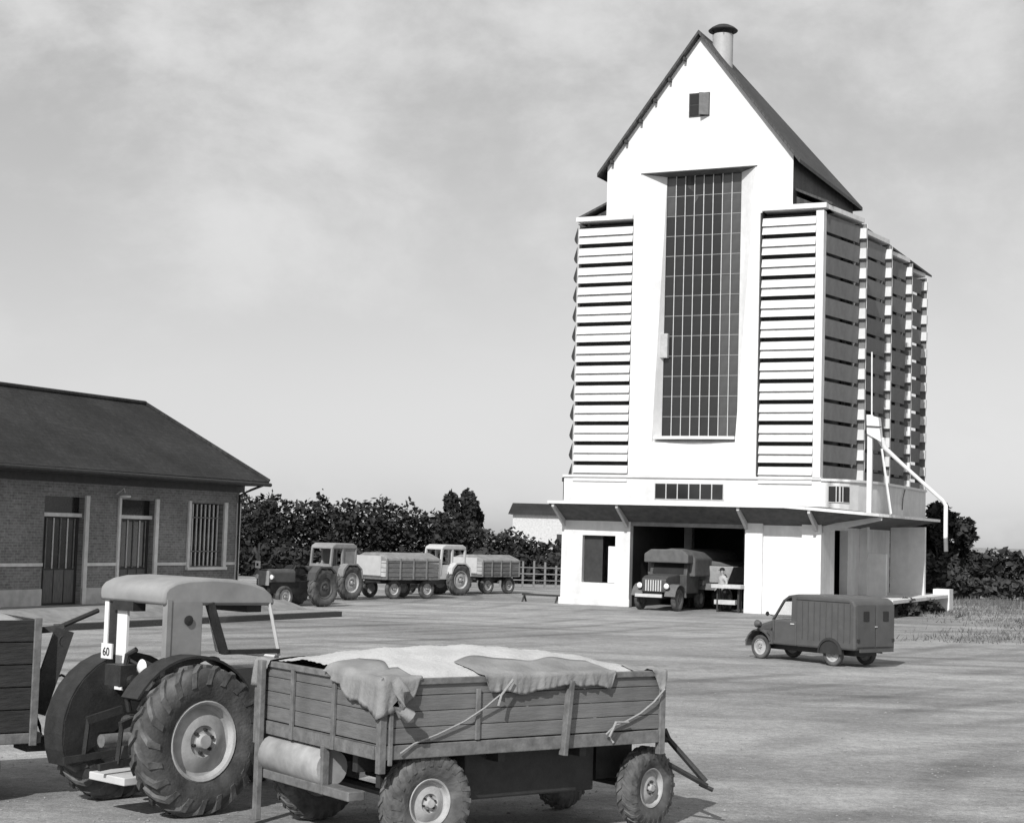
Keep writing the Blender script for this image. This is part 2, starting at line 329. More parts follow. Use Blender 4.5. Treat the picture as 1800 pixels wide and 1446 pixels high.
bx('tower_cap', WHITE, silo, 0.25, 2.9, -0.16, 1.2, 16.66, 16.86); bx('tower_cap', WHITE, silo, 8.66, 11.42, -0.18, 1.2, 16.66, 16.86)
bx('tower_side', DARKIN, silo, 8.6, 8.66, -0.08, 0.3, 5.6, 16.6)
# side bays: saw-tooth plan, one leaning louvre per storey and a cross fin at each bay end
BAYS = [((11.33, 0.32), (11.95, 3.45)), ((11.30, 5.0), (11.8, 8.85)), ((11.10, 10.1), (11.6, 14.05)), ((10.9, 15.2), (11.35, 18.8))]
def bay(S, E, mirror):
    X = (lambda u: 2 * UC - u) if mirror else (lambda u: u)
    v = Vector((E[0] - S[0], E[1] - S[1])); ln = v.length; v /= ln; nrm = Vector((v.y, -v.x))
    q = MB(); h = 0.70
    P3 = lambda a, o_, z: (X(S[0] + v.x * a + nrm.x * o_), S[1] + v.y * a + nrm.y * o_, z)
    l0, l1 = 0.0, ln - 0.01
    q.hexa([P3(l0, -.10, 0), P3(l0, -.05, 0), P3(l1, -.05, 0), P3(l1, -.10, 0), P3(l0, -.05, h), P3(l0, 0, h), P3(l1, 0, h), P3(l1, -.05, h)])
    blk = MB(); xs = sorted((X(E[0] - .3), X(E[0] + .25))); blk.box(xs[0], xs[1], E[1], E[1] + .18, 0, .44)
    fo = None
    for k in range(13):
        z = ZT - 0.06 - k * PIT - h
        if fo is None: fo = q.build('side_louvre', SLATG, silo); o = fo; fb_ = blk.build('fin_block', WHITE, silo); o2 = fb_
        else: o = same(fo, silo); o2 = same(fb_, silo)
        o.location = (0, 0, z); o2.location = (0, 0, z + .2)
    p = MB(); xs = sorted((X(E[0] + .235), X(E[0] + 0.25))); p.box(xs[0], xs[1], E[1] + .185, E[1] + 0.22, 5.6, 16.6); p.build('bay_fin', WHITE, silo)
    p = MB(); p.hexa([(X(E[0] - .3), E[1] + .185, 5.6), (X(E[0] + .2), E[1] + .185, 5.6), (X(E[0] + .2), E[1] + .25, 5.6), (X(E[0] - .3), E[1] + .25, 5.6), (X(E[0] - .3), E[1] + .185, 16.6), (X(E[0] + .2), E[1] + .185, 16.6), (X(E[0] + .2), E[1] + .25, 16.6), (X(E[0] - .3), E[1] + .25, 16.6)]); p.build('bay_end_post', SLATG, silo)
    p = MB(); xs = sorted((X(S[0] - 0.5), X(S[0] - 0.36))); p.box(xs[0], xs[1], S[1], E[1], 5.6, 16.6); p.build('bay_backing', DARKIN, silo)
    p = MB(); p.prism([(X(10.2), S[1] - (0.0 if S[1] > 1 else -1.0)), (X(S[0] + 0.1), S[1] - 0.05), (X(E[0] + 0.12), E[1] + 0.2), (X(10.2), E[1] + 1.0)], 'z', 16.66, 16.85); p.build('bay_cap', WHITE, silo)
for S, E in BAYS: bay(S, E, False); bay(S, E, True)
q = MB(); q.prism([(.275, .80), (.22, .74), (.12, .42), (.08, .26), (.11, .16), (.18, .06), (.275, .02)], 'y', .1, .6); fo = None
for k in range(13):
    o = q.build('louvre_end', IRON, silo) if fo is None else same(fo, silo); fo = fo or o; o.location = (0, 0, ZT - k * PIT - .84)
# roofs
b = MB(); b.prism([(0.05, 16.87), (5.78, 19.4), (11.51, 16.87), (11.51, 16.97), (5.78, 19.52), (0.05, 16.97)], 'y', 0.42, 20.4)
b.prism([(0.5, 16.87), (5.78, 19.2), (11.0, 16.87)], 'y', 0.6, 20.2)
b.build('lower_roof', SLATE, silo)
b = MB(); RZ, EZ = 24.62, 18.72; T = 0.16
for s in (-1, 1):
    e = UC + s * 4.52
    top = [(UC, -.32, RZ), (e, -.32, EZ), (e, 10.4, EZ), (UC, 1.6, RZ)]
    b.hexa([(x, y, z - T) for x, y, z in top] + top)
hp = [(UC, 1.6, RZ), (UC + 4.52, 10.4, EZ), (UC - 4.52, 10.4, EZ)]
b.add(hp + [(x, y, z - T) for x, y, z in hp], [(0, 1, 2), (5, 4, 3), (0, 3, 4, 1), (1, 4, 5, 2), (2, 5, 3, 0)])
rf = b.build('main_roof', SLATE, silo)
b = MB(); b.box(-.05, .05, -.26, .0, -.06, .08); pf = b.build('purlin_end', IRON, rf)
for i in range(1, 7):
    t_ = i / 6.6
    for s in (-1,):
        if i == 1 and s == -1: pf.location = (UC + s * 4.3 * t_, 0, RZ - 0.33 - 5.6 * t_)
        else: same(pf, rf, (UC + s * 4.3 * t_, 0, RZ - 0.33 - 5.6 * t_))
# roof vent
vt = MB(); vt.lathe([(0, 0.44), (2.0, 0.44), (2.0, 0.40), (0, 0.4)], (6.42, 1.05, 22.7), (0, 0, 1), 24, True); v_ = vt.build('roof_vent', mat('galvanised_vent', .45, .5, .1, 4), silo, 40)
vc = MB(); vc.lathe([(0, 0.62), (0.03, 0.64), (0.14, 0.52), (0.26, 0.3), (0.30, 0.0)], (6.42, 1.05, 24.86), (0, 0, 1), 24); vc.lathe([(0, 0.0), (0, 0.62)], (6.42, 1.05, 24.86), (0, 0, 1), 24)
vc.build('vent_cap', IRON, v_, 40)
vs = MB()
for k in range(4):
    a = k * math.pi / 2 + .4; vs.box(6.42 + .42 * math.cos(a) - .02, 6.42 + .42 * math.cos(a) + .02, 1.05 + .42 * math.sin(a) - .02, 1.05 + .42 * math.sin(a) + .02, 24.6, 24.9)
vs.build('vent_bracket', IRON, v_)
# ring band with its two low windows
b = MB(); b.box(-.05, 11.32, -.02, .25, 4.38, 5.5); b.box(-.05, .25, .25, 19.5, 4.38, 5.5); b.build('band_wall', WHITE, silo)
CURVE = [(11.32, -.02), (11.66, .1), (12.0, .36), (12.3, .74), (12.55, 1.25), (12.78, 1.95), (12.93, 2.8), (13.02, 4.0), (13.04, 8), (12.95, 12.5)]
def wall_run(mb, pts, th, z0, z1):
    ns = []
    for i, p in enumerate(pts):
        a, c = pts[max(i - 1, 0)], pts[min(i + 1, len(pts) - 1)]; v = Vector((c[0] - a[0], c[1] - a[1])).normalized(); ns.append(Vector((v.y, -v.x)))
    for i in range(len(pts) - 1):
        p, q = Vector(pts[i]), Vector(pts[i + 1]); a, c = p - ns[i] * max(th, 0), q - ns[i + 1] * max(th, 0)
        if th < 0: p, q, a, c = p - ns[i] * th, q - ns[i + 1] * th, p, q
        mb.hexa([(p.x, p.y, z0), (q.x, q.y, z0), (c.x, c.y, z0), (a.x, a.y, z0), (p.x, p.y, z1), (q.x, q.y, z1), (c.x, c.y, z1), (a.x, a.y, z1)])
b = MB(); wall_run(b, CURVE, .2, 4.2, 5.5); b.build('curved_band_wall', WHITE, silo, 40)
b = MB(); b.prism([(p[0] - .02, p[1] + .05) for p in CURVE] + [(11.0, 12.5), (11.0, .1)], 'z', 5.38, 5.44); b.build('band_roof', CONC, silo)
b = MB(); wall_run(b, CURVE, -.07, 5.46, 5.56); b.build('band_ledge', WHITE, silo, 40)
b = MB(); b.box(-.1, 11.34, -.09, .3, 5.5, 5.6); b.box(-.1, .25, .3, 19.6, 5.5, 5.6); b.build('band_ledge', WHITE, silo)
f = bx('band_window', FRAMEL, silo, 4.14, 7.24, -.05, -.02, 4.6, 5.3); pw = 3.04 / 6
for i in range(6): bx('pane', GLASS, f, 4.17 + i * pw + .025, 4.17 + (i + 1) * pw - .025, -.075, -.052, 4.64, 5.26)
WP = [(11.62, .085), (11.98, .345), (12.285, .72)]
b = MB(); wall_run(b, WP, -.035, 4.6, 5.3); f = b.build('band_window', FRAMEL, silo)
for (pa, pb_) in ((WP[0], ((WP[0][0] + WP[1][0]) / 2 + .05, (WP[0][1] + WP[1][1]) / 2 + .03)), (((WP[0][0] + WP[1][0]) / 2 + .09, (WP[0][1] + WP[1][1]) / 2 + .06), (12.06, .46)), ((12.1, .5), WP[2])):
    v = Vector((pb_[0] - pa[0], pb_[1] - pa[1])).normalized(); nn_ = Vector((v.y, -v.x)) * .05
    b = MB(); b.hexa([(pa[0] + nn_.x - .0, pa[1] + nn_.y, 4.64), (pb_[0] + nn_.x, pb_[1] + nn_.y, 4.64), (pb_[0], pb_[1], 4.64), (pa[0], pa[1], 4.64), (pa[0] + nn_.x, pa[1] + nn_.y, 5.26), (pb_[0] + nn_.x, pb_[1] + nn_.y, 5.26), (pb_[0], pb_[1], 5.26), (pa[0], pa[1], 5.26)]); b.build('pane', GLASS, f)
# canopy, sloping soffit, ribs
def cz(u): return 4.36 - 0.07 * max(0, u - 10.3)
outer = [(-.2, -1.35), (4, -1.4), (10.2, -1.4), (11.1, -1.36), (11.9, -1.2), (12.6, -.93), (13.2, -.52), (13.65, .02), (13.9, .7), (13.97, 1.5), (13.9, 2.4), (13.75, 3.4), (13.6, 5), (13.5, 13)]
inner = [(-.06, -.0), (4, -.0), (10.2, -.0), (10.8, .0), (11.1, .0), (11.3, .0), (11.38, .1), (11.38, .4), (11.38, .8), (11.38, 1.3), (11.38, 2.0), (11.38, 2.9), (11.38, 5), (11.38, 13)]
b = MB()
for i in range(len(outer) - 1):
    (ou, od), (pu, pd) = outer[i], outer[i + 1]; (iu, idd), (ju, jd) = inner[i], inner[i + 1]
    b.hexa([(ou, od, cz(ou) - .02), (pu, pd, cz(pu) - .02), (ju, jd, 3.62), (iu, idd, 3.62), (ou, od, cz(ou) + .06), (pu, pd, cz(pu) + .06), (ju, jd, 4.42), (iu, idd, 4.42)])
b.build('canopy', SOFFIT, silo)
b = MB()
for i in range(len(outer) - 1):
    (ou, od), (pu, pd) = outer[i], outer[i + 1]; dv = Vector((pu - ou, pd - od)).normalized(); nn = Vector((dv.y, -dv.x)) * .04
    b.hexa([(ou, od, cz(ou) - .05), (ou + nn.x, od + nn.y, cz(ou) - .05), (pu + nn.x, pd + nn.y, cz(pu) - .05), (pu, pd, cz(pu) - .05), (ou, od, cz(ou) + .07), (ou + nn.x, od + nn.y, cz(ou) + .07), (pu + nn.x, pd + nn.y, cz(pu) + .07), (pu, pd, cz(pu) + .07)])
b.build('canopy_edge', WHITE, silo)
RIBM = mat('limewashed_rib', 0.5, 0.8, .1, 4)
def rib(u, d, ou, od):
    q = MB(); v = Vector((ou - u, od - d)); s = Vector((-v.y, v.x)).normalized() * .055
    zo = cz(ou) - .03
    q.hexa([(u - s.x, d - s.y, 3.36), (u + s.x, d + s.y, 3.36), (ou + s.x, od + s.y, zo - .16), (ou - s.x, od - s.y, zo - .16), (u - s.x, d - s.y, 3.7), (u + s.x, d + s.y, 3.7), (ou + s.x, od + s.y, zo), (ou - s.x, od - s.y, zo)])
    q.build('canopy_rib', RIBM, silo)
for u in (.02, 2.95, 8.25, 11.2): rib(u, -.06, u, -1.32)
rib(11.42, .1, 13.75, .35)
# ground-storey walls
b = MB(); b.box(-.1, .88, 0, .35, 0, 4.36); b.box(2.41, 3.08, 0, .35, 0, 4.36); b.box(.88, 2.41, .001, .349, 0, .98); b.box(.88, 2.41, .001, .349, 3.0, 4.36)
b.box(-.1, .25, .35, 14, 0, 4.36)
b.build('base_wall', WHITE, silo)
bx('base_plinth', WHITE, silo, -.16, 3.14, -.1, 0, 0, .32, 0.03)
wl = bx('base_window', FRAMED, silo, .9, 1.75, .22, .27, 1.0, 2.98); bx('window_shutter', CABW, wl, 2.05, 2.38, .12, .2, 1.0, 2.55)
bx('lintel_beam', CONC, silo, 3.08, 8.2, .05, .45, 3.45, 4.36)
b = MB(); b.box(8.2, 8.95, -.12, .35, 0, 4.36); b.box(8.95, 10.6, .02, .35, 0, 4.36); b.box(10.6, 11.4, -.12, .35, 0, 4.36); b.build('base_wall', WHITE, silo)
b = MB(); b.box(11.05, 11.4, .35, 2.0, 0, 4.36); b.box(11.05, 11.4, 4.2, 14, 0, 4.36); b.box(11.05, 11.4, 2.0, 4.2, 3.5, 4.36); b.build('porch_wall', WHITE, silo)
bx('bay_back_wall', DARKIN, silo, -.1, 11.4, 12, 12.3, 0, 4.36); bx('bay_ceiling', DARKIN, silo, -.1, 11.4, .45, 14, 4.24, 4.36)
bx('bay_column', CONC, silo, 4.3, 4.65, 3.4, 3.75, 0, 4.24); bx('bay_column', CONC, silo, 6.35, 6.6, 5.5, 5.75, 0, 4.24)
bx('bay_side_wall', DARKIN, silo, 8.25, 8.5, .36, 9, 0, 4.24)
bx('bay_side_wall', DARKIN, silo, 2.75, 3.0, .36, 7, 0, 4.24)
b = MB(); b.box(11.401, 11.75, 6.2, 6.6, .74, 3.75); b.build('porch_pier', WHITE, silo)
b = MB(); b.box(11.75, 12.55, 6.32, 6.6, .74, 2.55); b.build('porch_screen', WHITE, silo)
b = MB(); b.prism([(11.9, .74), (13.45, .74), (13.45, 3.8), (11.9, 3.75)], 'y', 10, 10.3); b.build('porch_end_wall', WHITE, silo)
b = MB(); b.box(11.41, 14.1, .9, 13, .58, .74); b.build('dock_slab', WHITE, silo, bevel=.02)
for d in (1.2, 4.0, 7, 10): bx('dock_support', CONC, silo, 11.45, 13.7, d, d + .3, 0, .58)
bx('dock_end_block', WHITE, silo, 13.4, 14.15, 12.2, 13.1, 0, .98)
b = MB(); b.tube([(13.08, 7.0, 4.5), (13.1, 7.0, 5.0), (13.1, 7.4, 5.4)], .025, 6); b.build('downpipe', IRON, silo)
b = MB(); b.tube([(-.2, .3, 4.5), (-.2, .3, 5.5)], .03, 6); b.lathe([(0, .0), (0, .09), (.18, .09), (.18, 0)], (-.2, .3, 5.3), (0, 0, 1), 10); b.build('drain_pipe', IRON, silo)

# loading spout standing on the canopy
sp = thing('loading_spout', 'white pipe spout with hopper and trestle legs bent over the right side of the canopy', 'grain spout', SP(13.3, 0.05, 4.2), -A); sp.scale = (.96, .96, .96)
b = MB(); b.box(-.1, .1, -.1, .1, 0, 4.1); b.build('mast', STEELW, sp)
b = MB(); b.tube([(0.05, 0, 4.1), (0.02, 0, 6.75)], .03, 6); b.build('antenna_rod', STEELW, sp)
b = MB(); b.hexa([(-.1, -.22, 3.3), (.5, -.22, 2.95), (.5, .22, 2.95), (-.1, .22, 3.3), (-.12, -.25, 4.1), (.38, -.25, 3.98), (.38, .25, 3.98), (-.12, .25, 4.1)]); b.build('hopper', STEELW, sp, bevel=.02)
b = MB(); b.bar((-.14, -.27, 3.62), (.52, -.27, 3.58), .03, .05); b.build('hopper_strap', IRON, sp)
b = MB(); b.tube([(.42, .1, 3.1), (.55, .22, 2.75), (1.2, .55, 2.1), (2.75, 1.33, .62), (2.87, 1.38, .42), (2.88, 1.38, -.95)], [.16, .1, .08, .08, .09, .09], 10); b.build('pipe', STEELW, sp, 50)
b = MB(); b.tube([(2.88, 1.38, -.9), (2.9, 1.39, -1.5)], .09, 10); b.build('pipe_sleeve', mat('grey_canvas_sleeve', .2), sp, 50)
for dx, dy in ((.82, .38), (.62, 1.2)):
    b = MB(); b.bar((.45, .15, 2.7), (dx, dy, 0), .07, .07); b.build('trestle_leg', STEELW, sp)

# ------------------------------------------------------------------ station house
HO = Vector((-14.25, 53.21, 0)); house = thing('goods_house', 'low dark roofed brick railway house with tall barred doors at the left edge', 'house', HO, -A)
b = MB(); Z0, ZW = .3, 4.5
for y0, y1 in ((-14, -.79), (1.09, 2.9), (4.73, 6.77), (8.76, 9.75)):
    b.box(-.4, 0, y0, y1, Z0, ZW)
for y0, y1 in ((-.79, 1.09), (2.9, 4.73), (6.77, 8.76)): b.box(-.4, -.002, y0, y1, 3.74, ZW)
b.box(-.4, -.002, 6.77, 8.76, Z0, 1.5); b.box(-7, -.4, 9.35, 9.748, Z0, ZW); b.box(-7, -.4, -14, -13.6, Z0, ZW); b.box(-7.4, -7, -14, 9.75, Z0, ZW)
b.build('wall', BRICK, house)
b = MB()
for y0, y1 in ((-14, -.8), (1.1, 2.89), (4.74, 9.76)): b.box(0.002, .06, y0, y1, Z0, .82)
b.build('plinth', PLINTH, house)
b = MB()
for y0, y1 in ((-14, -.8), (1.3, 2.89), (4.94, 6.76), (8.98, 9.58)): b.box(0.002, .045, y0, y1, 1.53, 1.63)
b.build('belt_course', QUOIN, house)
for y0, y1, z0 in ((1.1, 1.28, .3), (4.74, 4.92, .3), (8.77, 8.96, 1.45), (6.62, 6.76, 1.45), (2.78, 2.89, .3), (9.6, 9.77, .83)):
    bx('quoin_strip', QUOIN, house, 0.003, .075, y0, y1, z0, 3.8)
b = MB(); b.box(0.003, .12, 6.6, 8.98, 1.36, 1.46); b.build('window_sill', QUOIN, house)
b = MB(); b.box(-.1, .12, -14.1, 9.9, 4.2, 4.6); b.box(-.1, .3, -14.1, 10.05, 4.6, 4.72); b.build('cornice', FRAMED, house)
def door(y0, y1):
    w = y1 - y0
    dr = bx('door', FRAMED, house, -.26, -.2, y0, y1, .3, 3.1)
    bx('transom_bar', QUOIN, dr, -.24, -.08, y0, y1, 3.1, 3.22); bx('transom_pane', GLASS, dr, -.25, -.22, y0, y1, 3.22, 3.74)
    bx('door_pane', GLASS, dr, -.198, -.19, y0 + .35, y1 - .12, 1.5, 3.0)
    for i in range(5):
        yy = y0 + .3 + (w - .55) * i / 4; bx('bar', FRAMEL if i in (1, 3) else TRIM, dr, -.19, -.16, yy, yy + .04, 1.45, 3.05)
    for i in range(3):
        yy = y0 + .28 + (w - .4) * i / 3; bx('door_board', DOORP, dr, -.2, -.17, yy, yy + (w - .4) / 3 - .05, .36, 1.4)
door(-.79, 1.09); door(2.9, 4.73)
wd = bx('barred_window', FRAMED, house, -.3, -.24, 6.77, 8.76, 1.5, 3.74); bx('pane', GLASS, wd, -.24, -.22, 6.85, 8.7, 1.55, 3.7)
for i in range(7): bx('bar', FRAMEL, wd, -.14, -.1, 7.05 + i * .25, 7.1 + i * .25, 1.5, 3.7)
for z in (2.0, 3.2): bx('cross_bar', TRIM, wd, -.1, -.08, 6.77, 8.76, z, z + .04)
b = MB(); oh = 1.15; ez, rz_ = 4.62, 7.42; y0, y1 = -14.6, 9.95; xr = -3.6; x0, x1 = oh, -7.8; ry0, ry1 = -11, 8.55
E4 = [(x0, y0, ez), (x0, y1, ez), (x1, y1, ez), (x1, y0, ez)]; rr = [(xr, ry0, rz_), (xr, ry1, rz_)]
vs_ = E4 + rr + [(x, y, z - .12) for x, y, z in E4]
b.add(vs_, [(0, 1, 5, 4), (1, 2, 5), (2, 3, 4, 5), (3, 0, 4), (0, 6, 7, 1), (1, 7, 8, 2), (2, 8, 9, 3), (3, 9, 6, 0), (6, 9, 8, 7)])
rfh = b.build('roof', TILE, house)
b = MB(); b.box(-.39, 1.1, -14.4, 9.85, 4.44, 4.495); b.build('eave_boarding', FRAMED, house)
b = MB(); b.tube([(1.22, y0, 4.55), (1.22, y1, 4.5)], .07, 8); b.build('gutter', IRON, rfh, 50)
b = MB(); b.tube([(xr, ry0, rz_ + .02), (xr, ry1, rz_ + .02)], .1, 8); b.tube([(xr, ry1, rz_ + .02), (x0, y1, ez + .02)], .08, 8); b.build('ridge_tile', TILE, rfh, 50)
b = MB(); b.tube([(1.2, 9.6, 4.5), (.6, 9.62, 4.3), (.1, 9.62, 4.1), (.1, 9.62, .3)], .045, 8); b.build('downpipe', IRON, house, 50)
b = MB(); b.tube([(.05, 2.62, 3.9), (.35, 2.62, 4.1), (.4, 2.62, 3.95)], .02, 6); b.lathe([(0, .02), (.04, .2), (.1, .2), (.14, 0)], (.4, 2.62, 3.9), (0, 0, -1), 14); b.build('wall_lamp', FRAMEL, house, 40)
b = MB(); b.prism([(.0, .304), (1.6, .30), (2.6, .004), (0.0, .004)], 'y', -14.5, 10.6)
ap = b.build('platform', mat('worn_platform', .25, .95, .2, 3, .4, 20, big=.15)); ap.location = HO; ap.rotation_euler = (0, 0, -A); tag(ap, kind='structure')
# long beam on the yard
bm_a, bm_b = Vector((-12.16, 45.53, .09)), Vector((-5.69, 57.0, .09))
b = MB(); b.bar(bm_a, bm_b, .28, .17); o = b.build('timber_beam', TIMBER); tag(o, 'long dark timber beam lying on the yard in front of the house', 'beam')

# ------------------------------------------------------------------ wheels
def wheel(parent, c, Rr, W, rim_r, side, lugs=0, tyre=RUBBER, rimm=RIM, lugm=None, name='wheel', spin=0.0, seg=36, lh=.03):
    """axle along local y; side=-1 puts the outer face on -y"""
    wh = bpy.data.objects.new(name, None); COL.objects.link(wh); wh.parent = parent; wh.location = c; wh.rotation_euler = (0, 0, spin)
    h = W / 2; t = MB(); sh = Rr - rim_r
    t.lathe([(-h * .72, rim_r), (-h * .95, rim_r + sh * .3), (-h, rim_r + sh * .62), (-h * .88, Rr - sh * .14), (-h * .6, Rr - sh * .02), (0, Rr), (h * .6, Rr - sh * .02), (h * .88, Rr - sh * .14), (h, rim_r + sh * .62), (h * .95, rim_r + sh * .3), (h * .72, rim_r)], (0, 0, 0), (0, 1, 0), seg, True)
    t.build('tyre', tyre, wh, 50)
    if lugs:
        q = MB()
        def cyl(a, y, r): return (r * math.cos(a), y, r * math.sin(a))
        for s in (-1, 1):
            for k in range(lugs):
                a0 = 2 * math.pi * (k + (.5 if s > 0 else 0)) / lugs; d1, d2 = .055, .05
                pts = [(a0, .012), (a0 + .13, .55), (a0 + .26, .93)]
                for i in range(2):
                    (aa, ya), (ab, yb) = pts[i], pts[i + 1]
                    ra0, rb0 = Rr - sh * .06, (Rr - sh * .06 if i == 0 else Rr - sh * .2); rt, rtb = Rr + lh, (Rr + lh if i == 0 else Rr - .045 + lh)
                    q.hexa([cyl(aa - d1, s * h * ya, ra0), cyl(aa + d1, s * h * ya, ra0), cyl(ab + d2, s * h * yb, rb0), cyl(ab - d2, s * h * yb, rb0),
                            cyl(aa - d1 * .8, s * h * ya, rt), cyl(aa + d1 * .8, s * h * ya, rt), cyl(ab + d2 * .8, s * h * yb, rtb), cyl(ab - d2 * .8, s * h * yb, rtb)])
                # shoulder block running down the sidewall
                q.hexa([cyl(a0 + .26 - d2, s * h * .9, Rr - sh * .2), cyl(a0 + .26 + d2, s * h * .9, Rr - sh * .2), cyl(a0 + .33 + d2, s * h * 1.0, Rr - sh * .48), cyl(a0 + .33 - d2, s * h * 1.0, Rr - sh * .48),
                        cyl(a0 + .26 - d2, s * h * .93, Rr - .015), cyl(a0 + .26 + d2, s * h * .93, Rr - .015), cyl(a0 + .33 + d2, s * h * 1.05, Rr - sh * .48), cyl(a0 + .33 - d2, s * h * 1.05, Rr - sh * .48)])
        q.build('tread', lugm or tyre, wh)
    r = MB(); f = side * h
    r.lathe([(f * .74, rim_r * 1.02), (f * .8, rim_r * .99), (f * .74, rim_r * .93), (f * .35, rim_r * .88), (f * .3, rim_r * .8), (f * .62, rim_r * .52), (f * .66, rim_r * .4), (f * .5, rim_r * .36), (f * .55, rim_r * .2), (f * .9, rim_r * .17), (f * .92, 0)], (0, 0, 0), (0, 1, 0), seg)
    r.lathe([(-f * .72, rim_r * 1.02), (-f * .2, rim_r * .8), (-f * .2, 0)], (0, 0, 0), (0, 1, 0), seg)
    r.build('rim', rimm, wh, 35)
    bt = MB(); nb = 6
    for k in range(nb):
        a = 2 * math.pi * k / nb + .3; x, z = rim_r * .29 * math.cos(a), rim_r * .29 * math.sin(a)
        bt.lathe([(f * .5, rim_r * .045), (f * .72, rim_r * .045), (f * .72, 0)], (x, 0, z), (0, 1, 0), 6)
    bt.build('wheel_bolts', IRON, wh)['kind'] = 'stuff'
    return wh

# ------------------------------------------------------------------ foreground tractor
TC = Vector((-3.76, 18.02, 0)); TA = math.atan2(.74, .67)
tr = thing('farm_tractor', 'grey cabbed farm tractor seen from behind, number plate 60 beside its cab opening', 'tractor', TC, TA)
for s in (-1, 1): wheel(tr, (0, -.8 if s < 0 else .63, .765), .75, .34, .41, s, 20, RUBBER, RIM, RUBDUST)
for s in (-1, 1): wheel(tr, (2.0, s * .62, .36), .36, .18, .2, s, 0, RUBBER, RIM)
b = MB(); b.box(-.25, 1.1, -.2, .2, .45, .95); b.box(-.1, .1, -.62, .62, .62, .9); b.build('gearbox', TRACT, tr, bevel=.04)
b = MB(); b.box(1.0, 2.35, -.24, .24, .6, 1.0); b.box(1.85, 2.1, -.55, .55, .3, .45); b.build('engine', IRON, tr, bevel=.03)
b = MB(); b.prism([(-.29, 1.0), (-.29, 1.32), (-.2, 1.42), (.2, 1.42), (.29, 1.32), (.29, 1.0)], 'x', 1.15, 2.5); b.build('bonnet', TRACG, tr, bevel=.03)
for s in (-1, 1):
    q = MB(); n = 14
    for i in range(n):
        st = 148 if s < 0 else 205; a0, a1 = R(st - i * (st - 35) / n), R(st - (i + 1) * (st - 35) / n); r0, r1 = (.84, .865) if s < 0 else (.80, .82); y0, y1 = s * (.48 if s < 0 else .42), s * .76
        q.hexa([(r0 * math.cos(a0), y0, .765 + r0 * math.sin(a0)), (r0 * math.cos(a1), y0, .765 + r0 * math.sin(a1)), (r0 * math.cos(a1), y1, .765 + r0 * math.sin(a1)), (r0 * math.cos(a0), y1, .765 + r0 * math.sin(a0)),
                (r1 * math.cos(a0), y0, .765 + r1 * math.sin(a0)), (r1 * math.cos(a1), y0, .765 + r1 * math.sin(a1)), (r1 * math.cos(a1), y1, .765 + r1 * math.sin(a1)), (r1 * math.cos(a0), y1, .765 + r1 * math.sin(a0))])
    if s > 0: q.prism([(.805 * math.cos(R(205 - k * 17)), .765 + .805 * math.sin(R(205 - k * 17))) for k in range(11)], 'y', .41, .43)  # added dark plate, its black stands for the cart's shade on this wheel
    q.build('fender', IRON, tr)
# cab
YR, YL, XR = -.48, .64, -.2
b = MB(); prof = [(-.26, 2.14), (-.275, 2.22), (-.265, 2.29), (-.22, 2.34), (-.12, 2.385), (.05, 2.415), (.35, 2.425), (.65, 2.41), (.9, 2.375), (1.08, 2.32), (1.18, 2.25), (1.225, 2.18), (1.23, 2.12)]
b.prism(prof, 'y', YR - .02, YL + .02); rfc = b.build('cab_roof', CABL, tr, 35, bevel=.035)
bx('corner_post', CABW, tr, XR - .03, XR + .03, YL - .1, YL - .03, 1.25, 2.2); bx('corner_post', IRON, tr, XR - .015, XR + .05, YL - .24, YL - .1, 1.25, 2.2)
bx('rear_panel', CABW, tr, XR - .01, XR + .02, .22, YL - .24, 1.2, 2.14)
b = MB(); b.box(XR, XR + .44, YR - .02, YR + .02, .98, 2.18); b.build('side_panel', CABM, tr, bevel=.008)
bx('corner_post', CABM, tr, XR - .025, XR + .03, YR - .03, YR + .05, .98, 2.2)
b = MB(); b.lathe([(0, 0), (0, .05), (.02, .055), (.03, 0)], (.05, YR - .02, 1.98), (0, -1, 0), 12); b.build('vent_hole', IRON, tr)
b = MB(); b.bar((.34, YR, 2.16), (.56, YR, 1.62), .05, .11, (0, 1, 0)); b.bar((.54, YR, 1.63), (1.32, YR, 1.62), .05, .06, (0, 1, 0)); b.build('door_frame', IRON, tr)
b = MB(); b.tube([(1.16, YR, 2.16), (1.34, YR, 1.55)], .02, 6); b.tube([(1.16, YL, 2.16), (1.34, YL, 1.55)], .02, 6); b.tube([(1.34, YL, 1.55), (1.34, YR, 1.55)], .02, 6); b.build('windscreen_frame', FRAMEL, tr)
b = MB(); b.add([(1.16, YR + .03, 2.14), (1.16, YL - .03, 2.14), (1.335, YL - .03, 1.56), (1.335, YR + .03, 1.56)], [(0, 1, 2, 3)]); b.build('windscreen', clear_glass(), tr)
b = MB(); b.box(.15, 1.3, YR, YR + .03, .95, 1.45); b.build('lower_door', TRACT, tr)
b = MB(); b.box(-.1, .4, -.2, .3, .95, 1.1); b.box(-.14, -.05, -.18, .28, 1.1, 1.42); b.build('seat', TRACT, tr, bevel=.04)
b = MB(); b.lathe([(0, .17), (.02, .19), (.04, .17), (.02, .15)], (.72, .05, 1.42), (-.5, 0, .86), 20, True); b.tube([(.9, .05, 1.1), (.72, .05, 1.43)], .02, 6); b.build('steering_wheel', IRON, tr, 60)
b = MB(); b.box(XR - .06, XR + .1, .05, .42, 2.05, 2.15); b.build('roof_fitting', IRON, tr); bx('sun_visor', IRON, tr, 1.0, 1.2, -.3, .3, 2.04, 2.12)
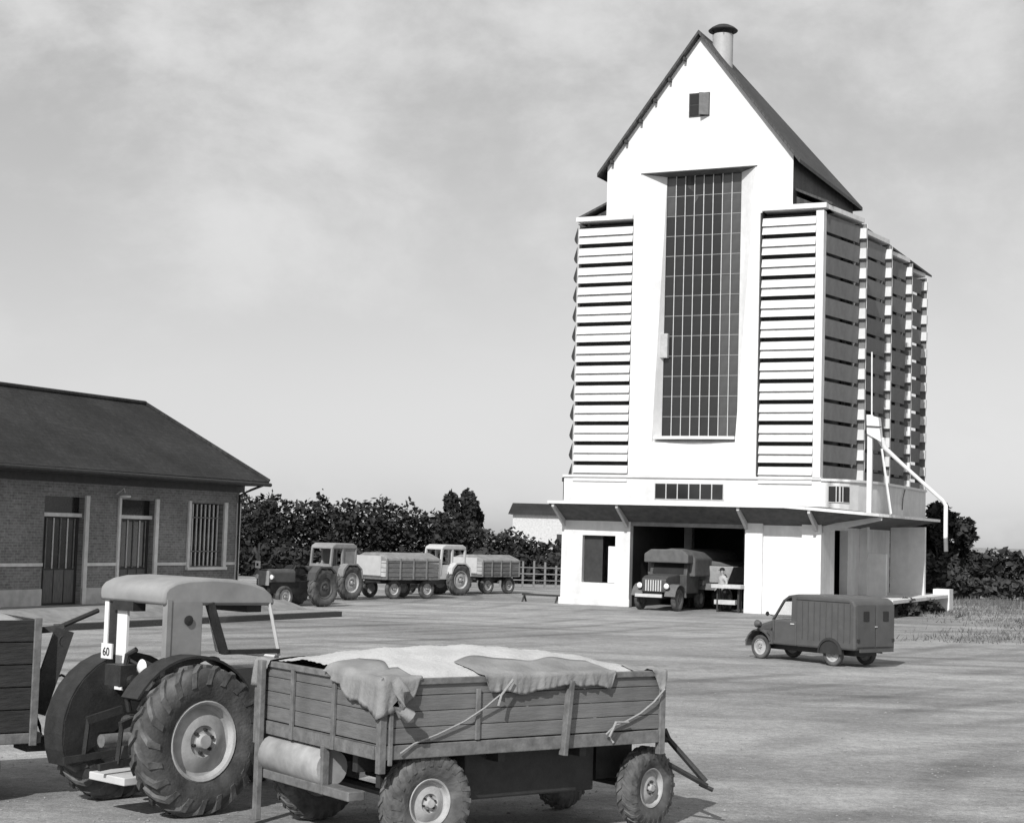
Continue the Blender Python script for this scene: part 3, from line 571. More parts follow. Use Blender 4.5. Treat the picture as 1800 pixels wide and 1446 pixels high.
# work lamp on the right fender, linkage, plate
b = MB(); b.lathe([(0, .0), (.0, .035), (.1, .075), (.13, .085)], (-.28, -.36, 1.5), (-1, 0, .0), 16); lm = b.build('work_lamp', TRACT, tr, 40)
b = MB(); b.lathe([(0, 0), (0, .083), (.03, .05), (.035, 0)], (-.405, -.36, 1.5), (-1, 0, 0), 16); b.build('lens', LAMPG, lm, 40)
b = MB(); b.tube([(-.3, .05, 1.55), (-.32, -.2, 1.5), (-.26, -.36, 1.5)], .018, 6); b.build('lamp_bracket', IRON, tr)
b = MB(); b.box(-.39, -.37, .22, .41, 1.54, 1.70); pl = b.build('number_plate', PAPER, tr)
cu = bpy.data.curves.new('plate_text', 'FONT'); cu.body = '60'; cu.size = .125; cu.extrude = .002; cu.align_x = 'CENTER'; cu.align_y = 'CENTER'
to = bpy.data.objects.new('plate_text', cu); COL.objects.link(to); me = bpy.data.meshes.new_from_object(to); bpy.data.objects.remove(to)
o = link('plate_digits', me, INK, pl); o.location = (-.394, .315, 1.61); o.rotation_euler = (R(90), 0, R(-90))
b = MB(); b.tube([(-.25, .05, 1.0), (-.36, .02, 1.35), (-.34, .0, 1.6), (-.3, -.1, 1.66)], .03, 8); b.tube([(-.36, .1, 1.3), (-.38, -.2, 1.36)], .05, 8); b.box(-.5, -.3, -.12, .16, 1.28, 1.5); b.build('lift_lever', IRON, tr)
for s in (-1, 1):
    b = MB(); b.bar((-.15, s * .25, .55), (-.85, s * .32, .5), .04, .07); b.bar((-.2, s * .25, 1.0), (-.6, s * .3, .9), .05, .08); b.tube([(-.58, s * .3, .92), (-.62, s * .3, .52)], .025, 6); b.build('lift_arm', IRON, tr)
b = MB(); b.tube([(-.2, 0, .72), (-.62, 0, .72)], .07, 10); b.build('drive_shaft_guard', TRIM, tr, 50)
b = MB(); b.box(-.75, -.25, -.62, .0, .34, .42); b.build('foot_step', FRAMEL, tr, bevel=.01)

# ------------------------------------------------------------------ foreground trailer
QA = R(36.0); QO = Vector((-1.11, 15.34, 0)); LN, WD = 3.42, 2.45
tl = thing('grain_trailer', 'big plank sided farm trailer in the foreground, heaped with grain and tied round with rope', 'trailer', QO, QA)
ZB, ZC, ZTp = .90, 1.04, 1.62
b = MB(); b.box(0, LN, 0, .1, ZB, ZC - .01); b.box(0, LN, WD - .1, WD, ZB, ZC - .01); b.box(0, .1, .1, WD - .1, ZB, ZC - .01); b.box(LN - .1, LN, .1, WD - .1, ZB, ZC - .01); b.build('bed_frame', TRIM, tl, bevel=.008)
bx('bed_floor', WOODT, tl, .1, LN - .1, .1, WD - .1, ZC - .06, ZC - .015)
npk = 4; ph = (ZTp - ZC) / npk
pk = MB(); pk.box(.05, LN - .05, 0, .035, .003, ph - .003); pf = None
for i in range(npk):
    for y in (.012, WD - .047):
        o = pk.build('plank', WOODT, tl, bevel=.005) if pf is None else same(pf, tl)
        pf = pf or o; o.location = (0, y + random.uniform(-.005, .005), ZC + i * ph)
pk = MB(); pk.box(0, .035, .05, WD - .05, .003, ph - .003); pf = None
for i in range(npk):
    for x in (.012, LN - .047):
        o = pk.build('plank', WOODE, tl, bevel=.005) if pf is None else same(pf, tl)
        pf = pf or o; o.location = (x + random.uniform(-.005, .005), 0, ZC + i * ph)
for x, y in ((0, 0), (LN - .05, 0), (0, WD - .05), (LN - .05, WD - .05)):
    bx('corner_stake', TRIM, tl, x - .012, x + .06, y - .012, y + .06, ZB - .12, ZTp + .02, .006)
bx('corner_stake', TRIM, tl, .085, .125, -.02, .01, ZB - .05, ZTp, .005)
b = MB(); b.bar((2.10, -.02, ZB - .06), (2.17, -.02, ZTp - .05), .05, .09, (0, 1, 0)); b.build('side_stake', TRIM, tl, bevel=.006)
bx('side_stake', TRIM, tl, 1.05, 1.1, -.014, .01, ZC, ZTp - .1, .005)
for y in (.82, 1.63): bx('end_stake', TRIM, tl, -.02, .01, y, y + .06, ZB, ZTp - .02, .005)
bx('top_rail', TRIM, tl, .06, LN - .06, -.015, .05, ZTp - .045, ZTp + .012, .006)
bx('top_rail', TRIM, tl, -.015, .05, .06, WD - .06, ZTp - .045, ZTp + .012, .006)
b = MB()
for y in (.55, 1.85): b.box(.1, LN - .1, y, y + .09, .72, ZB)
for x in (.5, 1.4, 2.4): b.box(x, x + .08, .1, WD - .1, .8, ZB)
b.build('chassis', IRON, tl)
bx('underbed_shade_box', IRON, tl, 1.15, 2.75, .3, 2.15, .42, .89, .02)  # added dark box, blocks the sun and darkens the ground under the bed
b = MB(); b.lathe([(-.6, 0), (-.6, .17), (-.57, .19), (.57, .19), (.6, .17), (.6, 0)], (.1, 1.62, .70), (0, 1, 0), 20); b.build('tool_drum', mat('pale_drum', .32, .6, .2, 5, big=.2, bigscale=3), tl, 40)
b = MB(); b.box(-.02, .16, .5, 2.3, .46, .55); b.box(-.03, .05, .98, 1.04, .46, .92); b.build('rear_bumper', TRIM, tl, bevel=.01)
bx('prop_post', TRIM, tl, -.09, -.03, WD - .27, WD - .18, .04, ZTp + .02, .008)
for y in (.14, 2.18): wheel(tl, (.6, y, .47), .462, .24, .225, -1 if y < 1 else 1, 24, RUBDUST, RIM, lh=.012)
b = MB(); b.tube([(.6, .2, .47), (.6, 2.1, .47)], .05, 8); b.box(.2, 1.0, .3, .38, .6, .72); b.box(.2, 1.0, 2.0, 2.08, .6, .72); b.build('rear_axle', IRON, tl)
for y in (.2, 1.6): wheel(tl, (3.36, y, .42), .408, .22, .2, -1 if y < 1 else 1, 24, RUBDUST, RIM, spin=R(14), lh=.012)
b = MB(); b.tube([(3.36, .25, .42), (3.36, 1.55, .42)], .05, 8); b.box(2.9, 3.38, .45, 1.7, .5, .88); b.build('turntable_axle', IRON, tl)
db = MB()
db.tube([(3.42, .55, .88), (3.78, .32, .87), (4.02, -.0, .46)], .035, 6); db.tube([(3.42, .3, .78), (4.02, -.02, .42)], .032, 6); db.tube([(3.42, .75, .95), (3.7, .5, .95)], .05, 6); db.tube([(3.78, .32, .87), (3.74, .35, .98)], .03, 6)
db.tube([(3.96, .03, .44), (4.07, -.06, .38)], .025, 6); db.build('drawbar', IRON, tl)
# load and folded tarpaulin
def heap(x, y):
    X = max(0, min(1, x / LN)); Y = max(0, min(1, y / WD))
    h = ZTp - .02 + .22 * (max(0, math.sin(math.pi * Y)) ** .9) * (max(0, math.sin(math.pi * (X * .9 + .08))) ** .7)
    return h + .010 * math.sin(x * 5 + y * 4) * math.sin(y * 5 + 2) + .006 * math.sin(13 * x - 7 * y)
nx_, ny_ = 90, 60; tv = []; tf = []; rnd = random.Random(5)
for i in range(nx_ + 1):
    for j in range(ny_ + 1):
        x, y = .05 + (LN - .1) * i / nx_, .05 + (WD - .1) * j / ny_; tv.append((x, y, heap(x, y) + rnd.uniform(-.007, .007)))
for i in range(nx_):
    for j in range(ny_): q_ = i * (ny_ + 1) + j; tf.append((q_, q_ + ny_ + 1, q_ + ny_ + 2, q_ + 1))
me = bpy.data.meshes.new('grain_load'); me.from_pydata(tv, [], tf)
for p in me.polygons: p.use_smooth = True
gl_ = link('grain_load', me, mat('pale_grain', .52, .95, .15, 60, .5, 120, big=.08, bigscale=2)); gl_.location = QO; gl_.rotation_euler = (0, 0, QA); tag(gl_, 'pale heaped grain filling the foreground trailer', 'grain')
tp = thing('tarpaulin', 'grey canvas tarpaulin folded over the near edges of the foreground trailer', 'tarpaulin', QO, QA)
def cloth(path, inner, nm='tarpaulin_fold'):
    """path: (x, y, nx, ny, drop) along the edge of the trailer body"""
    pts = []
    for i in range(len(path) - 1):
        a, c = path[i], path[i + 1]; ln = math.hypot(c[0] - a[0], c[1] - a[1]); k = max(2, int(ln / .014) + (8 if abs(a[2] - c[2]) > .5 else 0))
        for q_ in range(k):
            t_ = q_ / k; t2 = t_ * t_ * (3 - 2 * t_); v = [a[m] + (c[m] - a[m]) * (t_ if m < 2 else t2) for m in range(5)]; L_ = math.hypot(v[2], v[3]) or 1; v[2] /= L_; v[3] /= L_; pts.append(v)
    pts.append(list(path[-1])); tv = []; tf = []; J = 7; K = 9; sdist = 0; last = pts[0]
    for (x, y, ax, ay, dr) in pts:
        sdist += math.hypot(x - last[0], y - last[1]); last = (x, y)
        for j in range(J):
            f_ = 1 - j / (J - 1); w_ = inner * f_ * (1 + .2 * math.sin(sdist * 6)); px, py = x - ax * w_, y - ay * w_
            tv.append((px, py, max(heap(px, py), ZTp + .012 if f_ < .25 else 0) + .014 + .012 * max(0, math.sin(sdist * 19 + 5 * f_)) * (1 - f_)))
        for k in range(1, K):
            h = k / (K - 1); fo_ = 1 - abs(math.sin(sdist * 14 + 1.2 * math.sin(sdist * 5))) ** .6
            o_ = .028 + .03 * fo_ * h + .014 * abs(math.sin(sdist * 37 + 2 * h)) ** .7 * h - .01 * h; z = ZTp + .03 - dr * h * (1 + .06 * math.sin(sdist * 17))
            tv.append((x + ax * o_, y + ay * o_, z))
    m_ = J + K - 1
    for i in range(len(pts) - 1):
        for j in range(m_ - 1): q_ = i * m_ + j; tf.append((q_, q_ + m_, q_ + m_ + 1, q_ + 1))
    me = bpy.data.meshes.new(nm); me.from_pydata(tv, [], tf)
    for p in me.polygons: p.use_smooth = True
    o = link(nm, me, CLOTHT, tp); sm_ = o.modifiers.new('solid', 'SOLIDIFY'); sm_.thickness = .004; return o
CLOTHT = mat('grey_tarpaulin_canvas', .25, .9, .14, 4, .4, 30, big=.15, bigscale=3)
cloth([(0, 1.0, -1, 0, .02), (0, .75, -1, 0, .12), (0, .5, -1, 0, .24), (0, .2, -1, 0, .28), (0, 0, -1, 0, .40), (.02, 0, 0, -1, .36), (.16, 0, 0, -1, .30), (.30, 0, 0, -1, .2), (.42, 0, 0, -1, .02)], .35)
cloth([(1.12, 0, 0, -1, .03), (1.2, 0, 0, -1, .16), (1.6, 0, 0, -1, .19), (2.1, 0, 0, -1, .13), (2.4, 0, 0, -1, .14), (2.68, 0, 0, -1, .17), (2.74, 0, 0, -1, .03)], .5)
cloth([(3.22, 0, 0, -1, .03), (3.36, 0, 0, -1, .22), (LN, 0, 0, -1, .12), (LN, .06, 1, 0, .1), (LN, .4, 1, 0, .08)], .3)
cloth([(0, WD, -1, 0, .28), (0, WD - .12, -1, 0, .26), (0, WD - .34, -1, 0, .05)], .35)
b = MB(); b.tube([(1.28, -.07, 1.46), (1.12, -.045, 1.34), (.9, -.03, 1.22), (.6, -.022, 1.11), (.35, -.022, 1.04), (.2, -.03, .96)], .009, 6); b.tube([(1.42, -.08, 1.6), (1.28, -.09, 1.46), (1.24, -.1, 1.36)], .012, 6); o = b.build('rope', ROPE); o.location = QO; o.rotation_euler = (0, 0, QA); tag(o, 'rope slanting down the planks from the middle of the tarpaulin edge', 'rope', 'ropes tying the tarpaulin')
b = MB(); b.tube([(3.38, -.05, 1.45), (3.25, -.035, 1.32), (3.08, -.025, 1.21), (2.9, -.022, 1.14), (2.75, -.025, 1.10), (2.62, -.04, 1.02)], .010, 6); b.tube([(2.9, -.05, 1.13), (2.72, -.07, 1.14), (2.66, -.05, 1.0), (2.7, -.06, .94)], .014, 6); o = b.build('rope', ROPE); o.location = QO; o.rotation_euler = (0, 0, QA); tag(o, 'knotted rope near the drawbar end of the foreground trailer side', 'rope', 'ropes tying the tarpaulin')
# bundled tarp corner hanging by the near corner stake
b = MB(); b.tube([(.1, -.06, 1.64), (.16, -.1, 1.52), (.12, -.11, 1.4), (.16, -.09, 1.3)], [.05, .075, .06, .03], 9); b.tube([(.12, -.1, 1.38), (.22, -.14, 1.3), (.26, -.12, 1.26)], [.04, .07, .02], 8)
o = b.build('tarpaulin_knot', CLOTHT, tp, 60)

# ------------------------------------------------------------------ left cart
CO = Vector((-4.98, 18.15, 0)); ct = thing('farm_cart', 'dark plank cart heaped with pale sacking, cut by the left edge', 'cart', CO, R(36))
pk = MB(); pk.box(-3.4, -.05, 0, .04, .006, .234); pf = None
for i in range(5):
    for y in (0, 1.7):
        o = pk.build('plank', WOODC, ct, bevel=.006) if pf is None else same(pf, ct)
        pf = pf or o; o.location = (0, y + random.uniform(-.006, .006), .72 + i * .24)
pk = MB(); pk.box(0, .04, .05, 1.7, .006, .234); pf = None
for i in range(5):
    o = pk.build('plank', WOODC, ct, bevel=.006) if pf is None else same(pf, ct)
    pf = pf or o; o.location = (-.05 + random.uniform(-.006, .006), 0, .72 + i * .24)
for x in (-.12, -1.5, -3.0): bx('stake', TRIM, ct, x, x + .08, -.035, -.002, .58, 1.94, .006)
bx('bed_frame', TRIM, ct, -3.4, .02, .0, 1.74, .6, .715, .01)
b = MB(); b.bar((.0, .3, 1.78), (.28, .15, 1.82), .05, .07); b.bar((.28, .15, 1.8), (.02, .2, .9), .1, .2); b.tube([(.25, .2, 1.83), (.72, .3, 2.0)], .028, 6); b.lathe([(0, .06), (.03, .07), (.06, .06), (.03, .05)], (.27, .1, 1.68), (0, 1, 0), 14, True); b.build('brake_lever', IRON, ct)
b = MB(); b.tube([(.02, .3, .95), (.1, .28, .75), (.13, .25, .6), (.05, .25, .52)], .02, 6); b.box(-.1, .12, .1, .5, .5, .66); b.build('hitch', IRON, ct)
b = MB(); b.tube([(.14, .2, 1.25), (.3, .22, 1.3), (.45, .2, 1.22), (.58, .18, 1.08)], .015, 6); b.build('hose', IRON, ct)
for x in (-.75, -2.7):
    for y in (.1, 1.62): wheel(ct, (x, y, .36), .36, .18, .18, -1 if y < 1 else 1, 0, RUBBER, TRIM)
b = MB(); b.tube([(-.75, .1, .36), (-.75, 1.6, .36)], .04, 8); b.tube([(-2.7, .1, .36), (-2.7, 1.6, .36)], .04, 8); b.build('axle', IRON, ct)
tv = []; tf = []
for i in range(25):
    for j in range(13):
        x, y = -3.3 + 3.15 * i / 24, .06 + 1.6 * j / 12
        tv.append((x, y, 1.9 + .2 * math.sin(math.pi * j / 12) * min(1, (24 - i) / 6 + .05) + .03 * math.sin(3 * x + 5 * y) + .02 * math.sin(9 * x) + random.uniform(-.008, .008)))
for i in range(24):
    for j in range(12): tf.append((i * 13 + j, (i + 1) * 13 + j, (i + 1) * 13 + j + 1, i * 13 + j + 1))
me = bpy.data.meshes.new('sacking'); me.from_pydata(tv, [], tf)
for p in me.polygons: p.use_smooth = True
o = link('sacking', me, TARP); o.location = CO; o.rotation_euler = (0, 0, R(36)); tag(o, 'pale sacking heaped over the load of the dark left cart', 'sacking')
s_ = o.modifiers.new('solid', 'SOLIDIFY'); s_.thickness = .02

# ------------------------------------------------------------------ person
def person():
    V = []; Ed = []; Rad = []
    def pt(p, r): V.append(p); Rad.append(r); return len(V) - 1
    def chain(k, pts):
        for p, r in pts: j = pt(p, r); Ed.append((k, j)); k = j
        return k
    pel = pt((0, 0, .95), .15)
    ch_ = chain(pel, [((.01, 0, 1.12), .14), ((.02, 0, 1.28), .16), ((.01, 0, 1.42), .13)])
    chain(ch_, [((.02, 0, 1.50), .055), ((.04, 0, 1.57), .075), ((.05, 0, 1.65), .098), ((.04, 0, 1.73), .07)])
    hands = []
    for s in (-1, 1):
        chain(pel, [((0, s * .09, .86), .115), ((.03, s * .11, .5), .08), ((-.01, s * .12, .1), .055), ((.05, s * .13, .05), .05), ((.15, s * .14, .035), .04)])
        e = chain(ch_, [((0, s * .2, 1.39), .075), ((-.03, s * .27, 1.15), .055), ((.12, s * .24, .95), .042), ((.18, s * .22, .9), .04)])
        for k in range(4): chain(e, [((.23, s * (.24 - .018 * k), .87 + .005 * k), .010), ((.26, s * (.235 - .018 * k), .82 + .006 * k), .009)])
        chain(e, [((.22, s * .18, .87), .011)]); hands.append(Vector((.22, s * .21, .87)))
    me = bpy.data.meshes.new('person_rig'); me.from_pydata(V, Ed, []); ob = bpy.data.objects.new('person_rig', me); COL.objects.link(ob)
    md = ob.modifiers.new('skin', 'SKIN'); md.use_smooth_shade = True
    for i, r in enumerate(Rad): me.skin_vertices[0].data[i].radius = (r, r); me.skin_vertices[0].data[i].use_root = (i == 0)
    sb = ob.modifiers.new('sub', 'SUBSURF'); sb.levels = 2; sb.render_levels = 2
    dg = bpy.context.evaluated_depsgraph_get(); nm = bpy.data.meshes.new_from_object(ob.evaluated_get(dg)); bpy.data.objects.remove(ob); nm.materials.clear()
    for m in (mat('pale_shirt', .45, .9, .08, 6), SKIN, SHOE, mat('dark_trousers', .05, .9, .2, 6)): nm.materials.append(m)
    for p in nm.polygons:
        c = p.center; p.use_smooth = True; i = 0
        if c.z < .1: i = 2
        elif min((c - h).length for h in hands) < .12 or c.z > 1.47: i = 1
        elif c.z < .98 and abs(c.y) < .24 and c.x < .11: i = 3
        p.material_index = i
    return nm
pr = thing('person', 'person in pale shirt and dark trousers standing beside the tipping trailer in the silo bay', 'person', SP(7.0, .75), -A + R(-130))
link('body', person(), None, pr)
b = MB(); b.lathe([(0, .11), (.04, .11), (.10, .07), (.115, 0)], (.04, 0, 1.70), (-.15, 0, 1), 16); b.obox((.15, 0, 1.70), (.05, 0, -.01), (0, .07, 0), (0, 0, .006)); b.build('cap', CLOTH, pr, 50)

# ------------------------------------------------------------------ van
VO = Vector((8.0, 40.9, 0)); VA = R(90 + 38)
RA = Vector((math.cos(VA), math.sin(VA), 0)); LA = Vector((-RA.y, RA.x, 0))
van = thing('delivery_van', 'small dark grey delivery van with round fenders and a boxy back parked before the silo', 'van', VO + (-LA) * .6, VA)
HW = .74
b = MB(); b.prism([(-.78, .42), (-.78, 1.48), (-.72, 1.60), (-.58, 1.665), (.4, 1.69), (1.12, 1.68), (1.12, .40)], 'y', -HW, HW); bd = b.build('cargo_body', VANM, van, bevel=.05)
b = MB(); b.box(1.12, 1.95, -.70, .70, .40, 1.02); b.build('cab_body', VANM, van, bevel=.04)
b = MB(); b.prism([(1.10, 1.62), (1.10, 1.69), (1.45, 1.64), (1.62, 1.53), (1.58, 1.47), (1.42, 1.57)], 'y', -.66, .66); b.build('cab_roof', VANM, van, bevel=.03)
for s in (-1, 1):
    b = MB(); b.bar((1.58, s * .64, 1.52), (1.98, s * .62, 1.0), .05, .05); b.build('windscreen_pillar', VANM, van)
    b = MB(); b.hexa([(1.1, s * .64, 1.0), (1.32, s * .64, 1.0), (1.32, s * .68, 1.0), (1.1, s * .68, 1.0), (1.1, s * .62, 1.66), (1.32, s * .62, 1.64), (1.32, s * .66, 1.64), (1.1, s * .66, 1.66)]); b.build('door_pillar', VANM, van)
    b = MB(); b.add([(1.33, s * .66, 1.03), (1.94, s * .65, 1.03), (1.6, s * .64, 1.52), (1.33, s * .65, 1.6)], [(0, 1, 2, 3)]); b.build('side_window', clear_glass(), van)
b = MB(); b.add([(1.6, -.6, 1.5), (1.6, .6, 1.5), (1.97, .58, 1.04), (1.97, -.58, 1.04)], [(0, 1, 2, 3)]); b.build('windscreen', clear_glass(), van)
b = MB(); b.prism([(1.9, .55), (1.9, 1.04), (2.3, .98), (2.7, .86), (2.86, .72), (2.9, .5)], 'y', -.36, .36); b.build('bonnet', VANM, van, bevel=.08)
for s in (-1, 1):
    q = MB(); n = 12
    for i in range(n):
        a0, a1 = R(-5 + i * 165 / n), R(-5 + (i + 1) * 165 / n); r0, r1 = .37, .41; cx, czz = 2.38, .34
        ys = [s * .34, s * .74]
        def pp(r, a, y): return (cx + r * 1.08 * math.cos(a), y, czz + r * math.sin(a))
        q.hexa([pp(r0, a0, ys[0]), pp(r0, a1, ys[0]), pp(r0, a1, ys[1]), pp(r0, a0, ys[1]), pp(r1, a0, ys[0]), pp(r1, a1, ys[0]), pp(r1, a1, ys[1]), pp(r1, a0, ys[1])])
    q.prism([(1.9, .4), (2.02, .4), (2.0, .62), (2.12, .70), (1.9, .72)], 'y', s * .36, s * .72); q.build('front_fender', VANM, van, 40)
    b = MB(); b.lathe([(0, 0), (0, .05), (.1, .1), (.14, .1)], (2.62, s * .4, .86), (1, 0, 0), 14); h_ = b.build('headlight', VANM, van, 40); b = MB(); b.lathe([(0, .1), (.03, .06), (.04, 0)], (2.76, s * .4, .86), (1, 0, 0), 14); b.build('lens', LAMPG, h_, 40)
    for x in (0, 2.4): wheel(van, (x, s * .6, .3), .3, .13, .2, s, 0, RUBBER, RIM, seg=28)
    b = MB(); n = 10
    for i in range(n):
        a0, a1 = R(0 + i * 180 / n), R((i + 1) * 180 / n)
        b.hexa([(.33 * math.cos(a0), s * .735, .3 + .33 * math.sin(a0)), (.33 * math.cos(a1), s * .735, .3 + .33 * math.sin(a1)), (.33 * math.cos(a1), s * .775, .3 + .33 * math.sin(a1)), (.33 * math.cos(a0), s * .775, .3 + .33 * math.sin(a0)),
                (.39 * math.cos(a0), s * .735, .3 + .39 * math.sin(a0)), (.39 * math.cos(a1), s * .735, .3 + .39 * math.sin(a1)), (.39 * math.cos(a1), s * .76, .3 + .39 * math.sin(a1)), (.39 * math.cos(a0), s * .76, .3 + .39 * math.sin(a0))])
    b.add([(.33 * math.cos(R(k * 18)), s * .744, .3 + .33 * math.sin(R(k * 18))) for k in range(11)], [tuple(range(11))])
    b.build('wheel_arch', mat('wheel_arch_dark', .03), van)
    # rear door with its little window
    dr = bx('rear_door', VANM, van, -.80, -.782, s * .02 if s > 0 else -.68, .68 if s > 0 else -.02, .5, 1.52, .008)
    bx('window', GLASS, dr, -.815, -.802, s * .26 if s > 0 else -.46, .46 if s > 0 else -.26, 1.12, 1.36, .02)
    bx('tail_lamp', IRON, van, -.82, -.79, min(s * .6, s * .68), max(s * .6, s * .68), .62, .7)
vr = None
for i in range(9):
    for s in (-1, 1):
        if vr is None: b = MB(); b.bar((0, 0, .6), (0, 0, 1.52), .03, .02, (1, 0, 0)); vr = b.build('body_rib', VANM, van); o = vr
        else: o = same(vr, van)
        o.location = (-.62 + i * .19, s * (HW + .001), 0)
b = MB(); b.tube([(2.98, -.55, .42), (3.0, 0, .42), (2.98, .55, .42)], .035, 8); b.box(-.86, -.8, -.6, .6, .38, .46); b.build('bumper', VANM, van)
b = MB(); b.box(-.5, 2.6, -.4, .4, .26, .41); b.build('underbody', IRON, van)
for s in (-1, 1):
    bx('door_seam', IRON, van, 1.115, 1.127, s * .7 - .003, s * .7 + .004, .45, 1.0); bx('door_handle', FRAMEL, van, 1.2, 1.32, s * .702 - .012, s * .702 + .012, .93, .955)
    bx('door_seam', IRON, van, 1.86, 1.872, s * .7 - .003, s * .7 + .004, .5, 1.0)
bx('door_handle', FRAMEL, van, -.82, -.802, -.04, .04, .98, 1.0); bx('roof_gutter', IRON, van, -.6, 1.12, .735, .75, 1.55, 1.565); bx('roof_gutter', IRON, van, -.6, 1.12, -.75, -.735, 1.55, 1.565)
b = MB(); b.tube([(1.9, .7, 1.1), (1.95, .82, 1.15)], .01, 6); b.lathe([(0, 0), (0, .06), (.03, .05), (.04, 0)], (1.97, .84, 1.16), (1, 0, 0), 10); b.build('mirror', IRON, van)

# ------------------------------------------------------------------ truck in the bay and the trailer behind it
tk = thing('loaded_truck', 'bonneted truck with canvas covered load nosing out of the silo bay', 'truck', SP(5.0, -1.9), -A + R(-94))
b = MB(); b.prism([(.2, .75), (.2, 1.3), (-.1, 1.42), (-1.2, 1.5), (-1.2, .75)], 'y', -.55, .55); b.build('bonnet', TRUCKM, tk, bevel=.05)
b = MB(); b.prism([(-1.2, .7), (-1.2, 1.45), (-1.35, 2.0), (-2.5, 2.05), (-2.5, .7)], 'y', -.85, .85); cb = b.build('cab', TRUCKM, tk, bevel=.04)
b = MB(); b.add([(-1.19, -.7, 1.5), (-1.19, .7, 1.5), (-1.335, .68, 1.95), (-1.335, -.68, 1.95)], [(0, 1, 2, 3)]); b.build('windscreen', GLASS, cb)
b = MB(); pr_ = [(-1.08, 1.4), (-1.08, 2.15), (-.85, 2.42), (0, 2.55), (.85, 2.42), (1.08, 2.15), (1.08, 1.4)]
b.prism(pr_, 'x', -6.5, -1.5); b.build('canvas_load', CANVAS, tk, bevel=.06)
b = MB(); b.prism([(-1.0, 1.95), (-1.0, 2.3), (-.7, 2.5), (.7, 2.52), (1.0, 2.3), (1.0, 1.95)], 'x', -1.5, -.95); b.build('canvas_overhang', CANVAS, tk, bevel=.05)
bx('bed_frame', TRUCKM, tk, -6.5, -2.5, -1.05, 1.05, 1.05, 1.25)
for s in (-1, 1):
    q = MB(); n = 8
    for i in range(n):
        a0, a1 = R(10 + i * 165 / n), R(10 + (i + 1) * 165 / n); ys = (s * .5, s * .98)
        def pp(r, a, y): return (-.35 + r * math.cos(a), y, .5 + r * math.sin(a))
        q.hexa([pp(.56, a0, ys[0]), pp(.56, a1, ys[0]), pp(.56, a1, ys[1]), pp(.56, a0, ys[1]), pp(.6, a0, ys[0]), pp(.6, a1, ys[0]), pp(.6, a1, ys[1]), pp(.6, a0, ys[1])])
    q.build('fender', mat('truck_fender', .12), tk)
    wheel(tk, (-.35, s * .82, .46), .46, .22, .24, s, 0, RUBBER, TRIM, seg=24); wheel(tk, (-4.6, s * .85, .46), .46, .3, .24, s, 0, RUBBER, TRIM, seg=24)
    b = MB(); b.lathe([(0, 0), (0, .06), (.12, .12), (.15, .12)], (.12, s * .6, 1.02), (1, 0, 0), 14); h_ = b.build('headlight', IRON, tk, 40); b = MB(); b.lathe([(0, .115), (.03, .07), (.04, 0)], (.27, s * .6, 1.02), (1, 0, 0), 14); b.build('lens', LAMPG, h_, 40)
b = MB()
for i in range(7): b.box(.2, .225, -.36 + i * .11, -.31 + i * .11, .8, 1.25)
b.build('grille_bar', FRAMEL, tk)
bx('bumper', FRAMEL, tk, .3, .38, -.75, .45, .55, .68, .01)
bx('chassis', IRON, tk, -6.4, .25, -.4, .4, .5, .72)
t2_ = thing('tipping_trailer', 'small pale tipping trailer standing beside the truck inside the silo bay', 'trailer', SP(6.3, 1.2), -A + R(-90))
b = MB(); b.hexa([(-3, -.75, 1.15), (0, -.75, 1.15), (0, .75, 1.15), (-3, .75, 1.15), (-3.2, -1.05, 1.85), (.12, -1.05, 1.85), (.12, 1.05, 1.85), (-3.2, 1.05, 1.85)]); b.build('tipping_body', mat('pale_sheet', .3, .7, .2, 5), t2_, bevel=.03)
b = MB(); b.prism([(-.85, 1.85), (-.3, 2.1), (.35, 2.02), (.85, 1.85)], 'x', -3, -.1); b.build('load', CANVAS, t2_, bevel=.05)
bx('chassis', TRIM, t2_, -3, .4, -.5, .5, .85, 1.12)
for s in (-1, 1): wheel(t2_, (-.4, s * .62, .45), .45, .24, .23, s, 0, RUBDUST, RIM, seg=24)
pb = thing('weigh_bench', 'low white topped bench against the right pier of the silo bay', 'bench', SP(7.5, -.35), -A)
bx('bench_top', mat('scuffed_white_top', .5), pb, -.55, .72, -.3, .5, .98, 1.14, .02)
for x in (-.4, .5): bx('leg', IRON, pb, x, x + .07, 0, .07, 0, .98); bx('leg', IRON, pb, x, x + .07, .35, .42, 0, .98)
bx('lower_shelf', mat('scuffed_white_top', .5), pb, -.5, .4, 0, .4, .32, .5)

